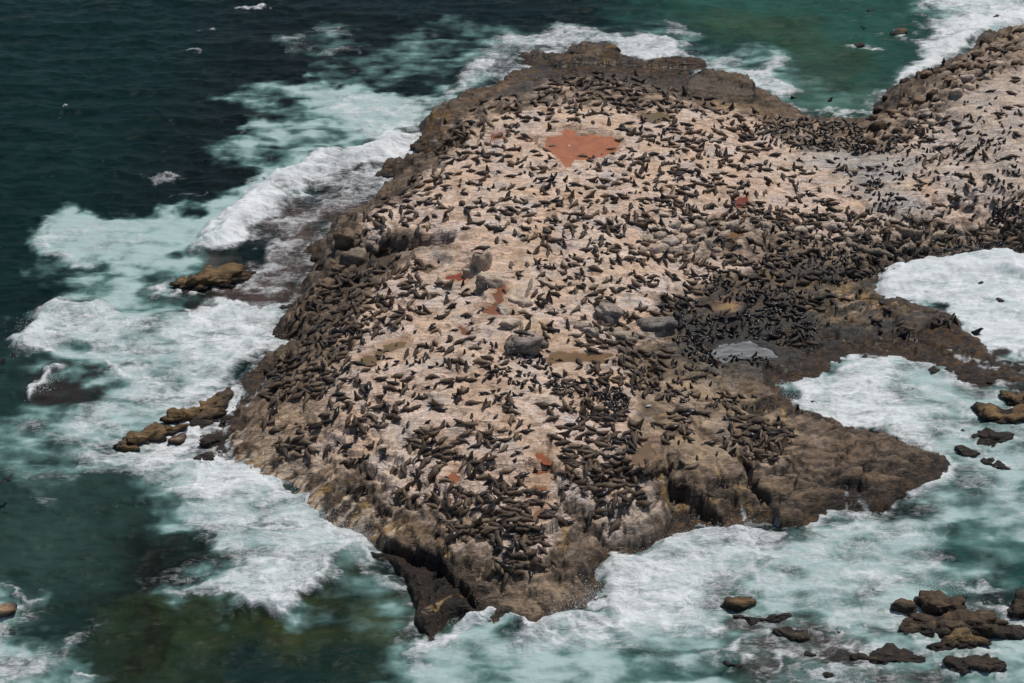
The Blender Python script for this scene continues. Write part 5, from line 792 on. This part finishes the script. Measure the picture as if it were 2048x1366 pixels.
# --- the packed parts of the colony: outline, how many grown, how many young
PACK = [
 ([(930,330),(1250,310),(1500,330),(1500,430),(1350,470),(1100,560),(960,440),(880,400)], 100, 90), ([(1060,460),(1340,500),(1340,600),(1180,620),(1080,560)], 44, 40), ([(1240,270),(1520,290),(1560,380),(1300,380)], 50, 30),
 ([(640,690),(900,640),(1000,700),(960,800),(700,800),(600,780)], 16, 40), ([(560,820),(900,800),(1080,830),(1060,960),(860,980),(620,900)], 12, 24), ([(1580,300),(1860,300),(2048,200),(2048,440),(1860,440),(1600,420)], 24, 110), ([(1340,740),(1560,780),(1560,900),(1380,900)], 6, 16), ([(880,560),(1180,600),(1150,690),(900,680)], 4, 16),
 ([(600,600),(650,560),(720,540),(800,530),(850,560),(860,600),(820,640),(760,670),(700,700),(640,720),(590,690),(580,640)], 150, 50),
 ([(700,470),(740,420),(790,390),(880,340),(940,330),(900,400),(870,450),(830,470),(740,500)], 60, 8),
 ([(740,500),(830,500),(870,540),(800,540),(720,545)], 22, 4),
 ([(885,240),(960,210),(1030,185),(1060,200),(1060,260),(1010,330),(940,330),(890,330),(870,300)], 80, 10),
 ([(1060,190),(1100,150),(1180,150),(1240,160),(1340,170),(1400,200),(1380,225),(1290,225),(1200,240),(1090,250)], 150, 45),
 ([(1090,160),(1200,150),(1280,160),(1280,185),(1200,190),(1100,185)], 35, 5),
 ([(1240,250),(1340,230),(1430,235),(1500,260),(1520,290),(1430,290),(1320,290),(1250,275)], 55, 12),
 ([(1380,200),(1500,205),(1530,240),(1500,260),(1420,235),(1380,225)], 18, 14),
 ([(1500,235),(1560,235),(1640,245),(1720,250),(1740,280),(1700,300),(1600,300),(1520,290)], 45, 200),
 ([(1690,290),(1760,290),(1830,300),(1800,305),(1700,302)], 4, 35), ([(1780,280),(1850,240),(1880,250),(1840,300),(1790,300)], 12, 45),
 ([(1740,235),(1820,180),(1900,130),(1960,90),(2048,60),(2048,130),(1980,160),(1900,200),(1860,250),(1780,280),(1740,280)], 60, 45),
 ([(1490,250),(1530,270),(1540,300),(1500,310),(1480,280)], 14, 3),
 ([(1250,300),(1480,300),(1500,380),(1420,420),(1280,400),(1180,330)], 22, 14), ([(1280,410),(1480,400),(1520,440),(1440,500),(1300,520),(1260,460)], 45, 50),
 ([(1480,400),(1560,420),(1640,430),(1700,440),(1690,490),(1560,480),(1460,440)], 70, 60), ([(1560,480),(1690,480),(1760,500),(1770,540),(1680,560),(1560,560),(1500,530)], 32, 120),
 ([(1690,440),(1830,455),(1960,455),(2048,450),(2048,505),(1960,505),(1880,520),(1790,520),(1700,500)], 110, 80), ([(1990,400),(2048,400),(2048,455),(1980,450)], 4, 55), ([(1640,400),(1700,420),(1800,450),(1700,450)], 14, 12),
 ([(1380,520),(1500,510),(1560,560),(1620,600),(1500,600),(1400,590),(1340,560)], 34, 40), ([(1300,600),(1380,580),(1400,620),(1340,660)], 8, 30),
 ([(1420,630),(1480,615),(1560,620),(1620,640),(1640,670),(1600,690),(1520,680),(1440,670)], 16, 90), ([(1480,580),(1580,580),(1660,600),(1600,630),(1500,620)], 14, 45), ([(1380,670),(1440,680),(1500,700),(1540,720),(1440,730),(1380,720)], 2, 55),
 ([(1350,640),(1430,640),(1420,680),(1350,690)], 2, 35), ([(1170,640),(1260,650),(1290,680),(1220,700),(1160,690)], 20, 2), ([(1030,700),(1120,700),(1160,720),(1080,740),(1010,720)], 4, 30),
 ([(560,720),(640,710),(700,720),(690,770),(600,800),(560,780),(540,750)], 40, 18), ([(960,700),(1060,730),(1160,725),(1300,720),(1340,760),(1260,790),(1100,790),(980,760)], 55, 70), ([(1100,770),(1200,760),(1260,790),(1240,810),(1120,800)], 4, 55),
 ([(1200,790),(1250,800),(1250,850),(1210,840)], 4, 28), ([(1080,810),(1180,810),(1280,850),(1290,900),(1200,890),(1100,850)], 38, 16), ([(1240,700),(1400,700),(1420,760),(1360,800),(1260,790)], 26, 25),
 ([(700,790),(760,780),(800,800),(790,850),(700,860)], 14, 4), ([(830,860),(880,860),(870,910),(820,900)], 16, 2), ([(1120,900),(1240,900),(1300,930),(1310,955),(1240,980),(1160,980),(1130,940)], 34, 2),
 ([(1460,840),(1560,850),(1590,880),(1560,900),(1470,890)], 18, 2), ([(1440,790),(1500,800),(1480,830),(1380,830)], 12, 8), ([(900,1050),(1000,1030),(1080,1050),(1090,1090),(1000,1100),(900,1080)], 14, 0), ([(980,1130),(1060,1115),(1080,1130),(1010,1150)], 7, 0),
 ([(860,870),(900,880),(1000,870),(1020,900),(960,900),(870,900)], 10, 2), ([(900,980),(1050,990),(1060,1010),(960,1030),(880,1010)], 14, 0), ([(540,920),(620,920),(640,900),(600,860),(550,880)], 8, 1),
]
rs = np.random.RandomState(41)
def inside(P, x, y):
    c = False
    for i in range(len(P)):
        (ax, ay), (bx, by) = P[i], P[(i+1) % len(P)]
        if (ay > y) != (by > y) and x < (bx-ax)*(y-ay)/(by-ay)+ax: c = not c
    return c
POOLP = [p_[0] for p_ in POOLS]
def place(x, y):
    if any(inside(p, x, y) for p in POOLP): return None
    return True
SE = []      # px, py, heading(image degrees), kind, tone, size
adult_pts = [(x, y) for x, y, d in A+UPR]
for x, y, d in A: SE.append((x, y, d*45+rs.uniform(-16, 16), 'A'))
for x, y, d in UPR: SE.append((x, y, rs.uniform(0, 360), 'V'))
for x, y, d in PU: SE.append((x, y, rs.uniform(0, 360) if d == 0 else d*45+rs.uniform(-30, 30), 'P'))
occ = {}
def near(x, y, r):
    gx, gy = int(x//24), int(y//24)
    for i in (-1, 0, 1):
        for j in (-1, 0, 1):
            for (a, b) in occ.get((gx+i, gy+j), ()):
                if (a-x)**2+((b-y)*1.5)**2 < r*r: return True
    return False
def put(x, y): occ.setdefault((int(x//24), int(y//24)), []).append((x, y))
for s in SE: put(s[0], s[1])
for P, na, npup in PACK:
    xs = [p[0] for p in P]; ys = [p[1] for p in P]; flow = rs.uniform(0, 360)
    for kind, cnt, r in (('A', int(na*.66), 14), ('P', int(npup*.95), 7)):
        k = tr = 0; r = r*(.62+.38*(((ys[0]+ys[-1])/2)/1000))
        while k < cnt and tr < cnt*30:
            tr += 1; x = rs.uniform(min(xs)-6, max(xs)+6); y = rs.uniform(min(ys)-4, max(ys)+4); xx = x+rs.normal()*4; yy = y+rs.normal()*3
            if rs.rand() < .8 and fbm(np.array([x/34+9.]), np.array([y/22+3.]), 3, 5)[0] < (-.02 if cnt < 60 else -.16): continue
            if not inside(P, xx, yy) or near(x, y, r*(1 if tr < cnt*15 else .6)) or not place(x, y): continue
            put(x, y); k += 1; SE.append((x, y, rs.choice([0, 180])+rs.normal()*45, kind if kind == 'P' or rs.rand() > .05 else 'V'))
# loose young ones near the grown, and a thin scatter over the pale rock
for _ in range(220):
    x0, y0 = adult_pts[rs.randint(len(adult_pts))]; x, y = x0+rs.normal()*16, y0+rs.normal()*9
    if not near(x, y, 8) and place(x, y): put(x, y); SE.append((x, y, rs.uniform(0, 360), 'P'))
pts = march([(s[0], s[1]) for s in SE])
hgt = np.array([[ground(p[0]+a, p[1]+b) for a, b in ((.4, 0), (-.4, 0), (0, .4), (0, -.4), (0, 0))] for p in pts])
dco = sample(DC, U, YR, pts[:, 0], pts[:, 1])
ALL = []
for s, p, h, dc_ in zip(SE, pts, hgt, dco):
    if dc_ < .15 or h[4] < -.05: continue
    r = rs.rand; k = s[3]
    if k == 'P': kk = KP[rs.choice(8, p=[.23, .21, .14, .12, .06, .06, .10, .08])]; size = rs.uniform(.50, .70); tone = PT_[rs.randint(2)]
    else:
        if k == 'V': kk = KINDS[rs.choice([8, 9, 10, 11, 10, 11])]
        else: kk = KINDS[rs.choice(15, p=[.15, .14, .14, .13, .08, .07, .07, .06, .035, .03, .01, .01, .02, .03, .025])]
        size = rs.uniform(.98, 1.34)*(1.12 if kk[0] == 'B' else 1)
        wetz = inside([(1290,690),(1345,620),(1500,540),(1700,480),(1900,500),(1960,700),(1700,740),(1400,740)], s[0], s[1])
        ti = rs.choice(6, p=([.16, .10, .04, .36, .32, .02] if wetz else [.25, .25, .16, .20, .08, .06])); tone = TONES[ti]
    g = math.radians(s[2]); dirx = math.cos(g); diry = math.sin(g)*1.6; yaw = math.atan2(diry, dirx)
    sx_, sy_ = np.clip((h[0]-h[1])/.8, -.9, .9), np.clip((h[2]-h[3])/.8, -.9, .9)
    nrm = Vector((-sx_*.85, -sy_*.85, 1)).normalized(); f = Vector((math.cos(yaw), math.sin(yaw), 0)); f = (f-nrm*f.dot(nrm)).normalized(); lft = nrm.cross(f)
    M = Matrix((f, lft, nrm)).transposed(); base = max(h[4], (h[:4].mean()+h[4])/2)-.02
    ALL.append(dict(px=s[0], py=s[1], k=kk, size=size, tone=tone, pup=k == 'P', M=M, loc=(p[0], p[1], base), head=s[2] % 360, wet=(k == 'P' or tone[0] < .045) and rs.rand() < (.75 if k != 'P' else .35)))
print('SEALS', len(ALL), sum(a['pup'] for a in ALL))
def extent(a): return a['size']*(1 if a['k'][0] in 'LSBWH' else .85)/math.sqrt(a['loc'][0]**2+a['loc'][1]**2+(H-a['loc'][2])**2)
inframe = lambda a: -5 < a['px'] < 2053
adults = sorted([a for a in ALL if not a['pup'] and inframe(a)], key=extent, reverse=True); pups = sorted([a for a in ALL if a['pup'] and inframe(a)], key=extent, reverse=True)
single = adults[:300]+pups[:300]; sid = {id(a) for a in single}; rest = [a for a in ALL if id(a) not in sid]
# --- labels
LM = [(1010,1070,'the near brown pile'),(1040,1130,'the lowest huddle'),(905,945,'the triangular rust pool'),(1085,915,'the bright rust pool'),(1085,968,'the nearest rust pool'),(1070,1028,'the muddy brown pool'),(1284,905,'the broad tan pool'),(1500,870,'the eastern huddle'),(1400,800,'the ochre ledge'),(850,880,'the round heap'),(720,850,'the left slope'),(600,900,'the lower left rim'),(740,725,'the narrow olive pools'),(640,760,'the left cascades'),(1150,708,'the long brown pool'),(1046,697,'the big block boulder'),(995,610,'the crooked red pool'),(963,520,'the tall square boulder'),(1212,634,'the long tilted slab'),(1304,654,'the long grey boulder'),(925,655,'the small brown pool'),(910,545,'the thin red pool'),(712,515,'the left rim boulder'),(1340,485,'the pale slab jumble'),(1170,285,'the large terracotta pool'),(1485,405,'the dark red pool'),(1455,610,'the yellow rimmed pool'),(1460,700,'the foamy puddle'),(1600,650,'the wet slate'),(1200,960,'the dense right pack'),(780,960,'the lower left slope'),(820,1000,'the streaked near rim'),(1230,840,'the pup pack'),(950,800,'the middle bare rock'),(1500,930,'the eastern slab'),(1260,1060,'the near right shelf'),(1640,900,'the eastern point'),(800,600,'the left shoulder'),(1800,560,'the white surge'),(1700,350,'the grey gravel'),(1950,300,'the upper beach'),(1100,450,'the upper pale rock'),(950,280,'the small rust pool'),
 (1812,166,'the black wet boulder'),(1826,245,'the palest bay boulder'),(1755,258,'the flat bay boulder'),(1815,468,'the long pale boulder'),(2018,78,'the top right surf'),(1930,134,'the boulder bank'),(1905,200,'the upper beach edge')]
def where(x, y, skip=None):
    l = min(LM, key=lambda l: (l[0]-x)**2+2.2*(l[1]-y)**2); dx, dy = x-l[0], (y-l[1])*1.5
    if abs(dx) < 16 and abs(dy) < 16: w_ = 'at'
    elif abs(dx) > abs(dy)*2: w_ = 'right of' if dx > 0 else 'left of'
    elif abs(dy) > abs(dx)*2: w_ = 'in front of' if dy > 0 else 'behind'
    else: w_ = ('below ' if dy > 0 else 'above ')+('right of' if dx > 0 else 'left of')
    return w_+' '+l[2]
POSE = {'L': 'stretched out', 'S': 'on its side', 'C': 'curled', 'H': 'chest raised', 'U': 'sitting upright', 'W': 'walking', 'B': 'thick necked'}
TN = ['brown', 'chestnut', 'olive brown', 'dark brown', 'blackish', 'tan']
ORD = ['leftmost', 'second from left', 'third from left', 'fourth from left', 'fifth from left', 'sixth from left', 'seventh from left', 'eighth from left', 'ninth from left', 'tenth from left']
def uniq(items, labs, xs):
    d = {}
    for k, lb in enumerate(labs): d.setdefault(lb, []).append(k)
    out = list(labs)
    for lb, ks in d.items():
        if len(ks) == 1: continue
        ks.sort(key=lambda k: xs[k])
        for n_, k in enumerate(ks):
            sfx = (['left one', 'right one'][n_] if len(ks) == 2 else ['left one', 'middle one', 'right one'][n_] if len(ks) == 3 else ORD[min(n_, 9)])
            out[k] = lb+', '+sfx
    return out
single.sort(key=lambda a: a['px']); labs = []
for a in single:
    h = a['head']; hd = 'right' if (h < 45 or h >= 315) else 'away' if h < 135 else 'left' if h < 225 else 'near'
    hd = '' if a['k'][0] in 'CU' else {'right': ' head right', 'left': ' head left', 'away': ' head away', 'near': ' head near'}[hd]
    labs.append('%s %s%s %s' % ('black pup' if a['pup'] else TN[TONES.index(a['tone'])]+' seal', POSE[a['k'][0]], hd, where(a['px'], a['py'])))
labs = uniq(single, labs, [a['px'] for a in single])
ub = [r_ for r_ in ROCKS if not r_[2].get('label')]; tnm = {id(PALE): 'pale', id(GREY): 'grey', id(BRN): 'brown', id(WETB): 'wet brown', id(DARK): 'black'}
bl = uniq(ub, ['%s %s boulder lying %s' % ('broad' if r_[5] <= .5 else 'rounded', tnm[id(r_[3])], where(r_[0], r_[1])) for r_ in ub], [r_[0] for r_ in ub])
for r_, lb in zip(ub, bl): r_[2]['label'] = lb
proto = {}
for a, lb in zip(single, labs):
    tn = tuple(a['tone']); key = (a['k'], tn, a['wet'])
    if key not in proto:
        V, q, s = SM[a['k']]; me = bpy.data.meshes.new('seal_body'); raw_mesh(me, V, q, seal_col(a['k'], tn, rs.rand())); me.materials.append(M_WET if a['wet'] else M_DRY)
        o = bpy.data.objects.new('fur_seal_pup' if a['pup'] else 'fur_seal', me); proto[key] = o
    else: o = proto[key].copy(); o.name = 'fur_seal_pup' if a['pup'] else 'fur_seal'
    SC.collection.objects.link(o)
    o.matrix_world = Matrix.Translation(a['loc'])@(a['M'].to_4x4())@Matrix.Diagonal((a['size'], a['size'], a['size'], 1))
    o['label'] = lb; o['category'] = 'seal pup' if a['pup'] else 'seal'; o['group'] = ('black pups of the colony' if a['pup'] else 'grown fur seals of the colony')
def crowd(items, name, mt, label, cat):
    vs = []; qs = []; cs = []; off = 0
    for a in items:
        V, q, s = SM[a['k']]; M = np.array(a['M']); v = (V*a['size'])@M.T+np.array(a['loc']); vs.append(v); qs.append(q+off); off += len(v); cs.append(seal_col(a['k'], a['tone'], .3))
    me = bpy.data.meshes.new(name); raw_mesh(me, np.concatenate(vs), np.concatenate(qs), np.concatenate(cs)); link(name, me, mt, label=label, category=cat, kind='stuff')
ra = [a for a in rest if not a['pup']]; rp = [a for a in rest if a['pup']]
crowd(ra, 'fur_seal_colony', M_DRY, 'mass of brown fur seals covering the farther part of the rock', 'seal colony')
crowd(rp, 'pup_colony', M_WET, 'mass of small black pups crowded over the farther part of the rock', 'pup colony')
# --- seals lying on top of boulders
for bx_, lb, yaw, kd in ((963, 'dark brown seal lying on top of the tall square boulder', 5, 'L2'), (1046, 'dark seal lying on top of the big block boulder', 170, 'L0')):
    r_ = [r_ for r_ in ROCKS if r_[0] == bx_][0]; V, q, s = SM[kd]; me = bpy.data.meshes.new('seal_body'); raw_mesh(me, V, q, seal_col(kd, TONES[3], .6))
    o = link('fur_seal', me, M_DRY, label=lb, category='seal'); o.location = (r_[2].location.x, r_[2].location.y, 0); o.rotation_euler = (0, 0, math.radians(yaw)); o.scale = (1.45,)*3
    bco = np.empty(len(r_[2].data.vertices)*3); r_[2].data.vertices.foreach_get('co', bco); bco = bco.reshape(-1, 3); cen = bco[np.hypot(bco[:, 0], bco[:, 1]) < .6]
    o.location.z = r_[2].location.z+cen[:, 2].max()-.03
# --- swimmers
V, q, s = SM['H0']
for px, py, yaw, sz, lb in [(1657,205,20,1.5,'dark seal swimming in the middle of the green bay'),(1586,196,200,1.0,'head of a seal showing in the bay beside the foam'),(1950,667,-20,1.7,'dark seal riding the white surge at the right'),(27,716,90,1.2,'head of a seal in dark water at the left edge, right one'),(4,728,60,1.2,'head of a seal in dark water at the left edge, left one'),(1787,565,30,1.5,'grey wet seal climbing out at the edge of the white surge'),(408,323,0,1.0,'tiny dark head afloat on the dark sea')]:
    me = bpy.data.meshes.new('seal_body'); raw_mesh(me, V, q, seal_col('H0', TONES[4], .4)); o = link('fur_seal', me, M_WET, label=lb, category='seal'); P = flat([(px, py)])[0]
    o.location = (P[0], P[1], -.12*sz); o.rotation_euler = (0, 0, math.radians(yaw)); o.scale = (sz,)*3
# --- birds
def bird(px, py, z, span, yaw, tone, label, flying=True, wing=None):
    d = ray(px, py); t = (z-H)/d[2]; P = (d[0]*t, d[1]*t, z); root = bpy.data.objects.new('gull' if tone[0] > .3 else 'cormorant', None); SC.collection.objects.link(root)
    root['label'] = label; root['category'] = 'bird'; root.location = P; root.rotation_euler = (0, 0, math.radians(yaw))
    def col_of(n, c): return np.broadcast_to(np.array(c), (n, 3))
    v, q = sweep([(-.26,0,.0),(-.2,0,.01),(-.05,0,.02),(.1,0,.03),(.2,0,.05),(.26,0,.055),(.32,0,.045)], np.array([.01,.035,.075,.08,.045,.04,.008]), 8)
    me = bpy.data.meshes.new('body'); raw_mesh(me, v*span, q, col_of(len(v), tone)); link('body', me, M_DRY, root)
    for s_ in (-1, 1):
        if flying: pth = [(.03, 0, .04), (.06, s_*.2, .10), (.0, s_*.36, .10), (-.10, s_*.52, .06)]; wd = [.10, .085, .06, .01]
        else: pth = [(.08, s_*.06, .04), (.0, s_*.08, .05), (-.14, s_*.06, .05), (-.28, s_*.03, .04)]; wd = [.03, .05, .04, .01]
        v, q = sweep(pth, np.stack([wd, [.02, .015, .01, .005]], 1), 6); me = bpy.data.meshes.new('wing'); raw_mesh(me, v*span, q, col_of(len(v), wing or tone)); link('wing', me, M_DRY, root)
WH = (.72,.72,.70); BK = (.012,.012,.014); GY_ = (.35,.36,.38)
bird(1738,22,2.0,1.7,0,BK,'black bird flying low over the green bay at the top right'); bird(540,320,2.0,1.3,20,BK,'black bird flying over the edge of the left surf'); bird(14,960,2.0,1.4,-30,BK,'black bird low over dark water at the left edge')
for i, (x, y, lb) in enumerate([(1297,812,'white gull standing on the brown ledge right of centre'),(1692,350,'small white gull standing on the grey gravel'),(1138,292,'white gull floating on the terracotta pool'),(1277,516,'white gull standing near the pale slabs')]):
    P = march([(x, y)])[0]; bird(x, y, P[2]+.05, .75, rs.uniform(0, 360), WH, lb, False, GY_)
